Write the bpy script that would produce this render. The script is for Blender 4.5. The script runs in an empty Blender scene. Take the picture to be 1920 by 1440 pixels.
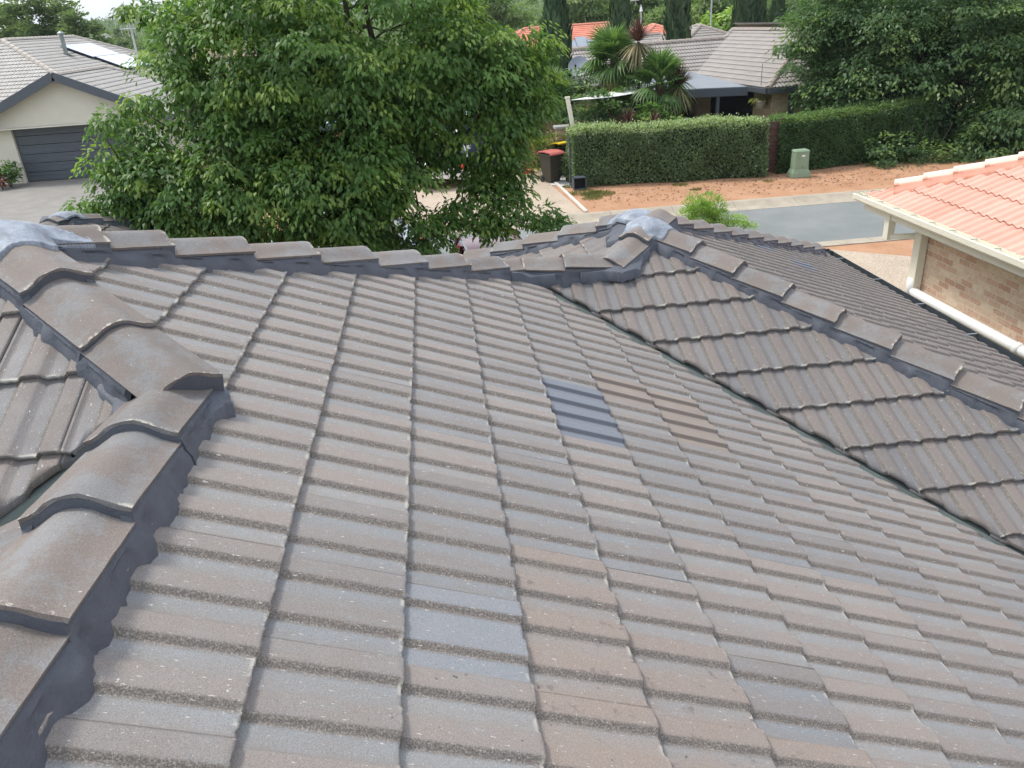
import bpy, bmesh, math, random
import numpy as np
from mathutils import Vector, Matrix
rnd = random.Random(7)
S = bpy.context.scene
COL = S.collection

# ------------------------------------------------------------------ camera, world, sun, exposure
CAM = np.array([0.6328, -0.49615, 1.16629])
CR = np.array([0.99304, -0.10181, -0.05928]); CU = np.array([0.09678, 0.41808, 0.90324]); CF = np.array([0.06717, 0.90269, -0.42502])
FPX = 1477.36
cam = bpy.data.cameras.new('camera'); camo = bpy.data.objects.new('camera', cam); COL.objects.link(camo)
cam.sensor_width = 36; cam.lens = FPX / 1920 * 36; cam.clip_start = 0.05; cam.clip_end = 20000
camo.matrix_world = Matrix(((CR[0], CU[0], -CF[0], CAM[0]), (CR[1], CU[1], -CF[1], CAM[1]), (CR[2], CU[2], -CF[2], CAM[2]), (0, 0, 0, 1)))
S.camera = camo

SUN_ELEV, SUN_AZ = math.radians(60), math.radians(-58)      # azimuth measured from +y towards +x
w = bpy.data.worlds.new("World"); S.world = w; w.use_nodes = True
nt = w.node_tree; nt.nodes.clear()
out = nt.nodes.new('ShaderNodeOutputWorld'); bg = nt.nodes.new('ShaderNodeBackground')
sky = nt.nodes.new('ShaderNodeTexSky'); sky.sky_type = 'NISHITA'; sky.sun_disc = False
sky.sun_elevation = SUN_ELEV; sky.sun_rotation = SUN_AZ; sky.dust_density = 2.0; sky.ozone_density = 1.5
tc = nt.nodes.new('ShaderNodeTexCoord'); mp = nt.nodes.new('ShaderNodeMapping'); mp.inputs['Scale'].default_value = (1, 1, 3.2)
nz = nt.nodes.new('ShaderNodeTexNoise'); nz.inputs['Scale'].default_value = 2.3; nz.inputs['Detail'].default_value = 7; nz.inputs['Roughness'].default_value = .62
cr = nt.nodes.new('ShaderNodeValToRGB'); cr.color_ramp.elements[0].position = .38; cr.color_ramp.elements[1].position = .60
mx = nt.nodes.new('ShaderNodeMixRGB'); mx.inputs['Color2'].default_value = (8.6, 8.9, 9.4, 1)
nt.links.new(tc.outputs['Generated'], mp.inputs[0]); nt.links.new(mp.outputs[0], nz.inputs['Vector'])
nt.links.new(nz.outputs[0], cr.inputs[0]); nt.links.new(cr.outputs[0], mx.inputs[0]); nt.links.new(sky.outputs[0], mx.inputs['Color1'])
nt.links.new(mx.outputs[0], bg.inputs[0]); bg.inputs[1].default_value = .13; nt.links.new(bg.outputs[0], out.inputs[0])

sl = bpy.data.lights.new('sun', 'SUN'); sl.energy = 2.0; sl.angle = math.radians(11); sl.color = (1, .96, .9)
so = bpy.data.objects.new('sun', sl); COL.objects.link(so)
sd = Vector((math.sin(SUN_AZ) * math.cos(SUN_ELEV), math.cos(SUN_AZ) * math.cos(SUN_ELEV), math.sin(SUN_ELEV)))
so.rotation_euler = sd.to_track_quat('Z', 'Y').to_euler(); so.location = (0, 0, 30)
S.view_settings.view_transform = 'Standard'; S.view_settings.look = 'None'; S.view_settings.exposure = 0.76; S.view_settings.gamma = 1
S.cycles.max_bounces = 6; S.cycles.transparent_max_bounces = 6; S.cycles.volume_bounces = 0
S.cycles.use_denoising = True
S.render.resolution_x, S.render.resolution_y = 1024, 768

# ------------------------------------------------------------------ helpers
def at(px, py, y):
    """world point seen at photo pixel (px,py) at world depth y (used only to write down real positions)"""
    d = CF + CR * (px - 960) / FPX - CU * (py - 720) / FPX
    return CAM + d * ((y - CAM[1]) / d[1])

def tag(o, label=None, cat=None, group=None, kind=None):
    if label: o['label'] = label
    if cat: o['category'] = cat
    if group: o['group'] = group
    if kind: o['kind'] = kind
    return o

def empty(name, loc, label, cat, group=None, rz=0):
    o = bpy.data.objects.new(name, None); COL.objects.link(o); o.location = loc; o.rotation_euler.z = rz
    o.empty_display_size = .2
    return tag(o, label, cat, group)

class MB:
    def __init__(s): s.v = []; s.f = []
    def add(s, vs, fs):
        n = len(s.v); s.v += [tuple(map(float, v)) for v in vs]; s.f += [tuple(i + n for i in f) for f in fs]; return s
    def box(s, c, d, rz=0, taper=1.0, rx=0):
        m = Matrix.Rotation(rz, 3, 'Z') @ Matrix.Rotation(rx, 3, 'X'); vs = []
        for z in (-.5, .5):
            k = 1 if z < 0 else taper
            for x, y in ((-.5, -.5), (.5, -.5), (.5, .5), (-.5, .5)):
                vs.append(m @ Vector((x * d[0] * k, y * d[1] * k, z * d[2])) + Vector(c))
        return s.add(vs, [(3, 2, 1, 0), (4, 5, 6, 7), (0, 1, 5, 4), (1, 2, 6, 5), (2, 3, 7, 6), (3, 0, 4, 7)])
    def beam(s, a, b, wd, h, up=(0, 0, 1)):
        a = Vector(a); b = Vector(b); d = (b - a).normalized(); l = d.cross(Vector(up)).normalized(); u = l.cross(d)
        vs = [p + l * wd * x + u * h * z for p in (a, b) for x, z in ((-.5, -.5), (.5, -.5), (.5, .5), (-.5, .5))]
        return s.add(vs, [(0, 1, 2, 3), (7, 6, 5, 4), (0, 4, 5, 1), (1, 5, 6, 2), (2, 6, 7, 3), (3, 7, 4, 0)])
    def tube(s, pts, rad, n=8, caps=True):
        pts = [Vector(p) for p in pts]
        if not hasattr(rad, '__len__'): rad = [rad] * len(pts)
        rings = []; ref = Vector((.3, .5, .8)).normalized()
        for i, p in enumerate(pts):
            d = (pts[min(i + 1, len(pts) - 1)] - pts[max(i - 1, 0)]).normalized()
            l = d.cross(ref); l = l.normalized() if l.length > .05 else d.orthogonal().normalized(); u = l.cross(d)
            rings.append([p + (l * math.cos(a) + u * math.sin(a)) * rad[i] for a in [2 * math.pi * k / n for k in range(n)]])
        vs = [v for r in rings for v in r]; fs = []
        for i in range(len(pts) - 1):
            for k in range(n):
                k2 = (k + 1) % n; fs.append((i * n + k, i * n + k2, (i + 1) * n + k2, (i + 1) * n + k))
        if caps: fs.append(tuple(range(n - 1, -1, -1))); fs.append(tuple((len(pts) - 1) * n + k for k in range(n)))
        return s.add(vs, fs)
    def prism(s, poly, a, b):
        """poly: list of 3D points, extruded by vector b-a"""
        d = Vector(b) - Vector(a); n = len(poly); vs = [Vector(p) for p in poly] + [Vector(p) + d for p in poly]
        return s.add(vs, [tuple(range(n)), tuple(range(2 * n - 1, n - 1, -1))] + [(i, i + n, (i + 1) % n + n, (i + 1) % n) for i in range(n)])
    def build(s, name, mat, parent=None, smooth=False, recalc=True, bevel=0):
        off = Vector((0, 0, 0)); q = parent
        while q is not None: off += q.location; q = q.parent
        me = bpy.data.meshes.new(name); me.from_pydata([Vector(v) - off for v in s.v], [], s.f)
        if recalc:
            bm = bmesh.new(); bm.from_mesh(me); bmesh.ops.recalc_face_normals(bm, faces=bm.faces)
            if bevel: bmesh.ops.bevel(bm, geom=bm.edges[:], offset=bevel, segments=2, affect='EDGES', profile=.6)
            bm.to_mesh(me); bm.free()
        return link(name, me, mat, parent, smooth)

def link(name, me, mat, parent=None, smooth=False):
    if mat: me.materials.append(mat)
    if smooth: me.polygons.foreach_set('use_smooth', [True] * len(me.polygons))
    o = bpy.data.objects.new(name, me); COL.objects.link(o)
    if parent: o.parent = parent
    return o

def npmesh(name, v, f, mat, parent=None, attrs=None, smooth=False, off=None):
    """v (N,3), f (M,k) same-size faces, attrs {name:(N,4)}"""
    v = np.asarray(v, np.float32)
    if parent is not None:
        o = np.array(parent.location); q = parent.parent
        while q is not None: o = o + np.array(q.location); q = q.parent
        v = v - o
    me = bpy.data.meshes.new(name); k = f.shape[1]
    me.vertices.add(len(v)); me.vertices.foreach_set('co', v.astype(np.float32).ravel())
    me.loops.add(f.size); me.loops.foreach_set('vertex_index', f.astype(np.int32).ravel())
    me.polygons.add(len(f)); me.polygons.foreach_set('loop_start', np.arange(0, f.size, k, dtype=np.int32))
    me.polygons.foreach_set('loop_total', np.full(len(f), k, np.int32))
    me.update(calc_edges=True)
    for n, a in (attrs or {}).items():
        at_ = me.color_attributes.new(n, 'FLOAT_COLOR', 'POINT'); at_.data.foreach_set('color', np.asarray(a, np.float32).ravel())
    return link(name, me, mat, parent, smooth)

def copy_tree(o, parent=None):
    c = o.copy(); COL.objects.link(c)
    if parent: c.parent = parent
    for ch in list(o.children): copy_tree(ch, c)
    return c

# ------------------------------------------------------------------ materials
class N:
    def __init__(s, name):
        m = bpy.data.materials.new(name); m.use_nodes = True; s.m = m; s.t = m.node_tree
        s.b = s.t.nodes['Principled BSDF']; s.o = s.t.nodes['Material Output']
    def n(s, typ, **kw):
        x = s.t.nodes.new(typ)
        for k, v in kw.items():
            if k.startswith('i_'):
                k = k[2:]; x.inputs[int(k) if k.isdigit() else k].default_value = v
            else: setattr(x, k, v)
        return x
    def l(s, a, b): s.t.links.new(a, b)
    def noise(s, scale, detail=4, rough=.55, vec=None, dist=0):
        x = s.n('ShaderNodeTexNoise'); x.inputs['Scale'].default_value = scale; x.inputs['Detail'].default_value = detail
        x.inputs['Roughness'].default_value = rough; x.inputs['Distortion'].default_value = dist
        if vec is not None: s.l(vec, x.inputs['Vector'])
        return x.outputs[0]
    def coord(s, kind='Object', scale=None):
        x = s.n('ShaderNodeTexCoord').outputs[kind]
        if scale:
            mpp = s.n('ShaderNodeMapping'); mpp.inputs['Scale'].default_value = scale; s.l(x, mpp.inputs[0]); x = mpp.outputs[0]
        return x
    def ramp(s, inp, p0, p1, c0=(0, 0, 0, 1), c1=(1, 1, 1, 1)):
        x = s.n('ShaderNodeValToRGB'); e = x.color_ramp.elements; e[0].position = p0; e[1].position = p1
        e[0].color = c0; e[1].color = c1; s.l(inp, x.inputs[0]); return x.outputs[0]
    def mix(s, fac, a, b, mode='MIX'):
        x = s.n('ShaderNodeMixRGB', blend_type=mode)
        for i, q in enumerate((fac, a, b)):
            if isinstance(q, (int, float)): x.inputs[i].default_value = q if i == 0 else (q, q, q, 1)
            elif isinstance(q, tuple): x.inputs[i].default_value = q if len(q) == 4 else q + (1,)
            else: s.l(q, x.inputs[i])
        return x.outputs[0]
    def math(s, op, a, b=0.0, clamp=False):
        x = s.n('ShaderNodeMath', operation=op, use_clamp=clamp)
        for i, q in enumerate((a, b)):
            if isinstance(q, (int, float)): x.inputs[i].default_value = q
            else: s.l(q, x.inputs[i])
        return x.outputs[0]
    def attr(s, name):
        x = s.n('ShaderNodeAttribute', attribute_name=name); sp = s.n('ShaderNodeSeparateColor'); s.l(x.outputs['Color'], sp.inputs[0])
        return sp.outputs[0], sp.outputs[1], sp.outputs[2], x.outputs['Alpha']
    def bump(s, h, dist=.002, strength=.6):
        x = s.n('ShaderNodeBump'); x.inputs['Distance'].default_value = dist; x.inputs['Strength'].default_value = strength
        s.l(h, x.inputs['Height']); s.l(x.outputs[0], s.b.inputs['Normal'])
    def done(s, col, rough=.7, spec=.3, metal=0):
        if isinstance(col, tuple): s.b.inputs['Base Color'].default_value = col + (1,)
        else: s.l(col, s.b.inputs['Base Color'])
        if isinstance(rough, (int, float)): s.b.inputs['Roughness'].default_value = rough
        else: s.l(rough, s.b.inputs['Roughness'])
        s.b.inputs['Specular IOR Level'].default_value = spec; s.b.inputs['Metallic'].default_value = metal
        return s.m

def simple(name, col, rough=.7, var=.12, scale=4, bs=60, bd=.002, spec=.3, metal=0, fine=.0):
    m = N(name); c = m.coord()
    a = m.ramp(m.noise(scale, 5, .6, c), .3, .7)
    lo = tuple(x * (1 - var) for x in col); hi = tuple(min(1, x * (1 + var)) for x in col)
    k = m.mix(a, lo, hi)
    if fine:
        k = m.mix(m.ramp(m.noise(bs * 2, 2, .5, c), .35, .65), k, m.mix(1.0, k, (1 + fine,) * 3, 'MULTIPLY'))
    if bd: m.bump(m.noise(bs, 4, .6, c), bd, .5)
    return m.done(k, rough, spec, metal)

def tile_material(name, rib, pan, side, speck, dirt=.4, fade=.5):
    m = N(name); c = m.coord(); R, Z, SD, V = m.attr('tz'); T = m.attr('tt')[0]
    big = m.noise(1.3, 4, .6, c); mid = m.noise(9, 5, .65, c); fine = m.noise(230, 3, .6, c); grit = m.noise(420, 2, .5, c)
    tl = m.n('ShaderNodeAttribute', attribute_name='tl').outputs['Vector']
    mpp = m.n('ShaderNodeMapping'); mpp.inputs['Scale'].default_value = (26, 5, 1); m.l(tl, mpp.inputs[0]); st = m.noise(1.0, 5, .65, mpp.outputs[0])
    mp2 = m.n('ShaderNodeMapping'); mp2.inputs['Scale'].default_value = (150, 38, 1); m.l(tl, mp2.inputs[0]); fl2 = m.noise(1.0, 3, .6, mp2.outputs[0])
    # rib brown / pan blue worn mix, the edge of the wear wobbles and streaks down the tile
    z = m.math('ADD', Z, m.math('MULTIPLY', m.math('SUBTRACT', mid, .5), .8)); z = m.math('ADD', z, m.math('MULTIPLY', m.math('SUBTRACT', st, .5), 1.1))
    z = m.math('ADD', z, m.math('MULTIPLY', m.math('SUBTRACT', R, .5), .32))
    col = m.mix(m.ramp(z, .08, 1.0), pan, rib)
    col = m.mix(m.math('MULTIPLY', m.ramp(R, .0, 1), .6), col, m.mix(1, col, (1.1, 1.05, 1.0), 'MULTIPLY'))
    lt = m.ramp(R, 0, 1, (.88, .88, .89, 1), (1.09, 1.08, 1.07, 1)); col = m.mix(1, col, lt, 'MULTIPLY')
    col = m.mix(m.ramp(big, .35, .7), m.mix(1, col, (.92, .92, .93), 'MULTIPLY'), col)
    # spotted warm tiles (T about .1) and worn bluish tiles (T about .3)
    sp_ = m.math('MULTIPLY', m.ramp(T, .05, .07), m.math('SUBTRACT', 1.0, m.ramp(T, .2, .22)))
    warm = m.mix(m.ramp(z, -.3, .5), (.215, .2, .185), (.235, .185, .15)); warm = m.mix(m.ramp(m.noise(21, 3, .55, c), .62, .70), warm, (.12, .085, .075)); col = m.mix(m.math('MULTIPLY', sp_, .6), col, warm)
    bl_ = m.math('MULTIPLY', m.ramp(T, .27, .28), m.math('SUBTRACT', 1.0, m.ramp(T, .38, .4))); col = m.mix(m.math('MULTIPLY', bl_, .75), col, m.mix(mid, (.165, .182, .20), (.205, .222, .242)))
    # steep rough sides: dark with pale grit
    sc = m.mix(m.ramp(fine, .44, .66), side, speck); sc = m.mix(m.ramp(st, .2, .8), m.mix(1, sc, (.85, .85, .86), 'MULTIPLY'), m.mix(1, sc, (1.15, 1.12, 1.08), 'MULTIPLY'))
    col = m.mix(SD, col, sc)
    col = m.mix(1, col, m.ramp(grit, .3, .7, (.72, .72, .72, 1), (1.3, 1.3, 1.3, 1)), 'MULTIPLY')
    # pale flecks and scuffs, dark dots
    col = m.mix(m.math('MULTIPLY', m.ramp(fl2, .66, .70), .8), col, (.5, .485, .44)); fl = m.noise(85, 3, .7, c, 1.2); col = m.mix(m.ramp(fl, .69, .72), col, (.52, .50, .45))
    dk = m.noise(42, 2, .5, c); col = m.mix(m.math('MULTIPLY', m.ramp(dk, .72, .76), m.ramp(m.noise(1.1, 2, .5, c), .5, .62)), col, (.09, .075, .07))
    ch = m.math('MULTIPLY', m.math('MULTIPLY', m.ramp(V, .955, .985), m.ramp(m.noise(19, 3, .65, c), .50, .56)), m.math('SUBTRACT', 1.0, m.math('MULTIPLY', Z, .8))); col = m.mix(m.math('MULTIPLY', ch, .85), col, (.5, .475, .40))
    # replaced tiles: new blue-grey (T~.5) and brown (T~1)
    new = m.mix(m.ramp(grit, .3, .7), (.125, .137, .16), (.165, .18, .205))
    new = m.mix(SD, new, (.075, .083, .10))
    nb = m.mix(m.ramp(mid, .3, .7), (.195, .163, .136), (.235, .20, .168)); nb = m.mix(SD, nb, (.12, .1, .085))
    col = m.mix(m.ramp(T, .44, .46), col, new); col = m.mix(m.ramp(T, .74, .76), col, nb)
    m.bump(m.math('ADD', m.math('MULTIPLY', fine, 1.0), m.math('MULTIPLY', mid, .8)), .003, .55)
    return m.done(col, m.ramp(mid, .2, .8, (.5,) * 3 + (1,), (.75,) * 3 + (1,)), .42)

M_TILE = tile_material('weathered_grey_tile', (.208, .187, .169), (.214, .226, .228), (.118, .104, .092), (.265, .238, .205))
M_TILE2 = tile_material('shaded_brown_tile', (.158, .138, .124), (.156, .159, .162), (.078, .07, .063), (.21, .19, .165))  # same tile browner and darker: these slopes' duller light put into the colour

def cap_material():
    m = N('worn_ridge_cap'); c = m.coord(); oi = m.n('ShaderNodeObjectInfo').outputs['Random']
    gc = m.n('ShaderNodeNewGeometry').outputs['Position']
    a = m.noise(5.5, 5, .6, gc); f = m.noise(260, 3, .6, gc)
    col = m.mix(m.ramp(m.math('ADD', m.math('MULTIPLY', a, .7), m.math('MULTIPLY', m.noise(45, 4, .7, gc), .3)), .47, .57), (.18, .157, .14), (.194, .194, .192))
    col = m.mix(1, col, m.ramp(oi, 0, 1, (.88, .88, .88, 1), (1.1, 1.08, 1.06, 1)), 'MULTIPLY')
    col = m.mix(1, col, m.ramp(f, .3, .7, (.76, .76, .76, 1), (1.2, 1.2, 1.2, 1)), 'MULTIPLY')
    R, Z, SD, V = m.attr('tz')
    ch = m.math('MULTIPLY', m.ramp(V, .955, .985), m.ramp(m.noise(34, 4, .7, gc), .52, .58)); col = m.mix(m.math('MULTIPLY', ch, .75), col, (.46, .43, .36))
    col = m.mix(m.ramp(m.noise(48, 3, .7, gc, 1.5), .70, .73), col, (.5, .48, .43))
    m.bump(m.math('ADD', f, m.math('MULTIPLY', m.noise(25, 3, .6, gc), 1.2)), .003, .5)
    return m.done(col, .82, .25)
M_CAP = cap_material()

def apex_material():
    m = N('bluish_worn_apex_cap'); c = m.n('ShaderNodeNewGeometry').outputs['Position']
    a = m.noise(14, 6, .7, c); f = m.noise(180, 3, .6, c)
    col = m.mix(m.ramp(a, .38, .62), (.15, .17, .20), (.27, .305, .35))
    col = m.mix(1, col, m.ramp(f, .3, .7, (.85, .85, .85, 1), (1.15, 1.15, 1.15, 1)), 'MULTIPLY')
    m.bump(a, .004, .5); return m.done(col, .55, .35)
M_APEX = apex_material()

def mortar_material():
    m = N('blue_grey_mortar'); c = m.coord(); a = m.noise(7, 5, .65, c); f = m.noise(120, 3, .6, c)
    col = m.mix(m.ramp(a, .3, .7), (.068, .076, .092), (.092, .101, .12))
    m.bump(m.math('ADD', m.math('MULTIPLY', a, 2.0), f), .005, .5); return m.done(col, .6, .35)
M_MORTAR = mortar_material()

def brick_material(name, c1, c2, mortar, pits=0, bw=.24, bh=.086):
    m = N(name); gp = m.n('ShaderNodeNewGeometry'); sp = m.n('ShaderNodeSeparateXYZ'); m.l(gp.outputs['Position'], sp.inputs[0])
    cb = m.n('ShaderNodeCombineXYZ'); m.l(m.math('ADD', sp.outputs[0], sp.outputs[1]), cb.inputs[0]); m.l(sp.outputs[2], cb.inputs[1])
    br = m.n('ShaderNodeTexBrick'); m.l(cb.outputs[0], br.inputs['Vector']); br.inputs['Scale'].default_value = 1
    br.inputs['Brick Width'].default_value = bw; br.inputs['Row Height'].default_value = bh; br.inputs['Mortar Size'].default_value = .007
    br.inputs['Color1'].default_value = c1 + (1,); br.inputs['Color2'].default_value = c2 + (1,); br.inputs['Mortar'].default_value = mortar + (1,); br.inputs['Bias'].default_value = 0
    br.inputs['Mortar Smooth'].default_value = .2
    P = gp.outputs['Position']; col = m.mix(1, br.outputs[0], m.ramp(m.noise(18, 4, .6, P), .2, .8, (.85,) * 3 + (1,), (1.12,) * 3 + (1,)), 'MULTIPLY')
    if pits:
        pm = m.math('MULTIPLY', m.ramp(m.noise(52, 2, .5, P), .66, .69), m.ramp(m.noise(5, 2, .5, P), .44, .5))
        col = m.mix(pm, col, (.10, .05, .035))
    m.bump(m.math('SUBTRACT', 1.0, br.outputs[1]), .006, .7); return m.done(col, .85, .2)
M_BRICK_N = brick_material('speckled_cream_pink_brick', (.52, .31, .21), (.70, .56, .40), (.66, .57, .45), pits=1)
M_BRICK_T = brick_material('tan_brick', (.42, .31, .2), (.5, .39, .26), (.3, .25, .19))
M_BRICK_O = brick_material('orange_brick', (.42, .17, .08), (.5, .24, .12), (.3, .24, .19))
M_BRICK_G = brick_material('dull_house_brick', (.3, .22, .17), (.36, .27, .2), (.3, .27, .23))

def leaf_material(name, dark, light, tip=None, trans=.35, rough=.45, spec=.35):
    m = N(name); A = m.attr('lf'); r, g, b = A[0], A[1], A[2]
    col = m.mix(r, dark, light)
    col = m.mix(m.math('MULTIPLY', g, .7), m.mix(1, col, (.72, .78, .8), 'MULTIPLY'), m.mix(1, col, (1.22, 1.18, 1.0), 'MULTIPLY'))
    if tip: col = m.mix(m.ramp(b, .86, .98), col, tip)
    m.done(col, rough, spec)
    tr = m.n('ShaderNodeBsdfTranslucent'); m.l(m.mix(1, col, (1.25, 1.35, .7), 'MULTIPLY'), tr.inputs[0])
    ms = m.n('ShaderNodeMixShader'); ms.inputs[0].default_value = trans
    m.l(m.b.outputs[0], ms.inputs[1]); m.l(tr.outputs[0], ms.inputs[2]); m.l(ms.outputs[0], m.o.inputs[0]); return m.m

M_BARK = simple('dark_bark', (.075, .062, .05), .9, .35, 6, 40, .01)
M_BARK_P = simple('pale_bark', (.36, .32, .27), .85, .3, 3, 25, .01)
M_CREAM = simple('cream_render', (.62, .59, .49), .85, .03, 2, 150, .001)
M_CREAMP = simple('cream_painted_metal', (.72, .69, .56), .4, .04, 5, 60, .0, .5)
M_WHITE = simple('white_plastic_pipe', (.72, .72, .70), .35, .03, 5, 60, 0, .5)
M_STEELG = simple('dark_grey_painted_steel', (.075, .088, .105), .42, .06, 3, 60, 0, .5)
M_GUTTER = simple('charcoal_gutter_paint', (.06, .072, .08), .38, .1, 4, 60, 0, .5)
M_GUTIN = simple('gutter_inside', (.16, .19, .20), .5, .15, 4, 60, 0, .4)
M_GALV = simple('greenish_valley_metal', (.2, .235, .22), .42, .2, 5, 60, 0, .5, .35)
M_DARK = simple('dark_interior', (.012, .013, .016), .8, .2, 2, 20, 0)
M_GLASS = N('dark_window_glass').done((.02, .028, .035), .08, .6)
M_BLACKP = simple('black_plastic', (.02, .02, .022), .45, .1, 5, 60, 0, .4)
M_PANEL = N('reflective_solar_panel').done((.55, .58, .62), .12, .9, .6)  # pale base: mirrored sky partly put into the panel colour
M_PANELF = simple('solar_panel_edge', (.03, .04, .07), .4, .1, 5, 60, 0, .5)

# ------------------------------------------------------------------ roofing machinery
TP = 0.44336                                   # tan of the roof pitch
GA = 0.29873                                   # course gauge in plan
def ribh(u, p=.15, h=.0150):
    x = u % p
    pts = ((0, 0), (.011, .85), (.016, 1), (.066, 1), (.075, .86), (.094, 0), (p, 0))
    for (a, ha), (b, hb) in zip(pts, pts[1:]):
        if x <= b: return h * (ha + (hb - ha) * (x - a) / (b - a))
    return 0
def zone(u, p=.15):
    x = u % p
    for (a, ha), (b, hb) in zip(((0, .15), (.014, 1), (.06, .92), (.09, .62), (.12, .34), (p, .08)), ((.014, 1), (.06, .92), (.09, .62), (.12, .34), (p, .08), (p + 1, 0))):
        if x <= b: return ha + (hb - ha) * (x - a) / (b - a)
    return 0
RIBCOLS = []
_u0 = .0755
_us = [0, .0018, .009, .0185, .026, .036, .05, .062, .0743, .0746, .080, .0855, .0906, .098, .11, .125, .141, .1505, .1685, .18, .195, .21, .2243, .2246, .230, .2355, .2406, .25, .265, .28, .2905, .2982, .3]
for k, x in enumerate(_us):
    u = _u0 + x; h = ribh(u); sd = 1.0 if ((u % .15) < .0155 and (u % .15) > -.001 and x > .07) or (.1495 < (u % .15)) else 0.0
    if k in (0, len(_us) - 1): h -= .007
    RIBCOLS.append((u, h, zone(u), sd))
ROLLCOLS = []                                   # rounded double-roll profile for the salmon roof
for k in range(25):
    x = k / 24 * .33; ph = (x % .165) / .165; hh = .034 * max(0, math.sin(math.pi * min(1, ph / .62))) ** .8 if ph < .62 else 0
    if k in (0, 24): hh -= .006
    ROLLCOLS.append((x, hh, .5, 0.0))
WAVECOLS = [(x, .028 * (.5 + .5 * math.cos(2 * math.pi * x / .15)), .5, 0.0) for x in np.linspace(0, .3, 13)]

def tile_face(name, O, d, j0, j1, i0, i1, regions, mat, parent, cols=None, g=GA, tw=.30, pitch=TP, thick=.021, types=None, seed=1, rows=4, tint=None):
    """tiled slope; O = point on the plane at a course front and a rib corner; d = downhill unit plan vector.
    regions: list of lists of (nx,ny,c,thickcut): keeps nx*x+ny*y<=c ; every list is one convex piece."""
    rs = np.random.RandomState(seed); cols = cols or RIBCOLS; C = np.array(cols); nc = len(C)
    d = np.array(d, float); le = np.array([-d[1], d[0]]); O = np.array(O, float)
    nrm = np.array([d[0] * pitch, d[1] * pitch, 1.0]); nrm /= np.linalg.norm(nrm)
    V = []; F = []; A = []; T = []; TL = []; nv = 0
    vr = [0.0] + list(np.linspace(.12, .955, rows - 2)) + [.985, 1.0]
    for j in range(j0, j1 + 1):
        for i in range(i0, i1 + 1):
            cx = O[:2] + d * (j - .5) * g + le * (i + .5) * tw
            ok = False
            for reg in regions:
                if all(q[0] * cx[0] + q[1] * cx[1] <= q[2] + .34 for q in reg): ok = True
            if not ok: continue
            R = .1 + .8 * rs.rand(); jit = rs.randn(4) * np.array([.0012, .0015, .0012, .002]); ty = (types or {}).get((j, i), 0)
            if tint is not None: R = tint(R)
            base = []
            for q, v in enumerate(vr):
                s = (j - 1 + v) * g - (.03 if q == 0 else 0) + (jit[0] if q else 0)
                hh = -thick * (1 - v) - (.002 if q == 0 else 0) + v * jit[1] - (.0025 if q == len(vr) - 1 else 0)
                P = O[:2] + d * s
                uu = C[:, 0] + i * tw + jit[2]
                ht = C[:, 1] + hh + (C[:, 0] - .15) * jit[3] * .04
                fr = (rs.randn(nc) * .0012 if q == len(vr) - 1 and cols is RIBCOLS else np.zeros(nc))
                xy = P + np.outer(uu, le) + np.outer(fr, d)
                z = O[2] - pitch * (s + fr)
                base.append(np.column_stack([xy, z]) + np.outer(ht, nrm))
                A.append(np.column_stack([np.full(nc, R), C[:, 2], C[:, 3], np.full(nc, v)])); T.append(np.full(nc, ty)); TL.append(np.column_stack([uu + R * 7, np.full(nc, s + R * 3), np.zeros(nc), np.ones(nc)]))
            # front lip
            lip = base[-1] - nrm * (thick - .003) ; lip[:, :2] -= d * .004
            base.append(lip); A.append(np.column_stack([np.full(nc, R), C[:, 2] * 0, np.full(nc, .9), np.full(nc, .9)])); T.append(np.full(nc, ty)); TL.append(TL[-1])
            V.append(np.concatenate(base)); nr = len(base)
            idx = np.arange(nr * nc).reshape(nr, nc) + nv
            F.append(np.column_stack([idx[:-1, :-1].ravel(), idx[1:, :-1].ravel(), idx[1:, 1:].ravel(), idx[:-1, 1:].ravel()]))
            nv += nr * nc
    V = np.concatenate(V); F = np.concatenate(F); A = np.concatenate(A); T = np.concatenate(T); TT = np.column_stack([T, T, T, np.ones(len(T))])
    off = np.zeros(3); q = parent
    while q is not None: off += np.array(q.location); q = q.parent
    me = bpy.data.meshes.new(name); final = bmesh.new(); tmp = bpy.data.meshes.new('t')
    src = npmesh('src', V, F, None, None, {'tz': A, 'tt': TT, 'tl': np.concatenate(TL)}); sm = src.data; bpy.data.objects.remove(src)
    for ri, reg in enumerate(regions):
        bm = bmesh.new(); bm.from_mesh(sm)
        for (nx, ny, c, tk) in reg:
            L = math.hypot(nx, ny); co = Vector((nx, ny, 0)) * (c / L / L)
            r = bmesh.ops.bisect_plane(bm, geom=bm.verts[:] + bm.edges[:] + bm.faces[:], plane_co=co, plane_no=(nx / L, ny / L, 0), clear_outer=True, dist=1e-5)
            if tk:
                ed = [e for e in r['geom_cut'] if isinstance(e, bmesh.types.BMEdge) and e.is_valid]
                ex = bmesh.ops.extrude_edge_only(bm, edges=ed)
                vv = [x for x in ex['geom'] if isinstance(x, bmesh.types.BMVert)]
                for x in vv: x.co.z -= tk; x.co.x -= nx / L * .006; x.co.y -= ny / L * .006
        if ri == 0: bm.to_mesh(me)
        else:
            b2 = bmesh.new(); b2.from_mesh(me); bm.to_mesh(tmp); b2.from_mesh(tmp); b2.to_mesh(me); b2.free()
        bm.free()
    final.free(); bpy.data.meshes.remove(sm); bpy.data.meshes.remove(tmp)
    me.transform(Matrix.Translation(-Vector(off)))
    return link(name, me, mat, parent)

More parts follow.
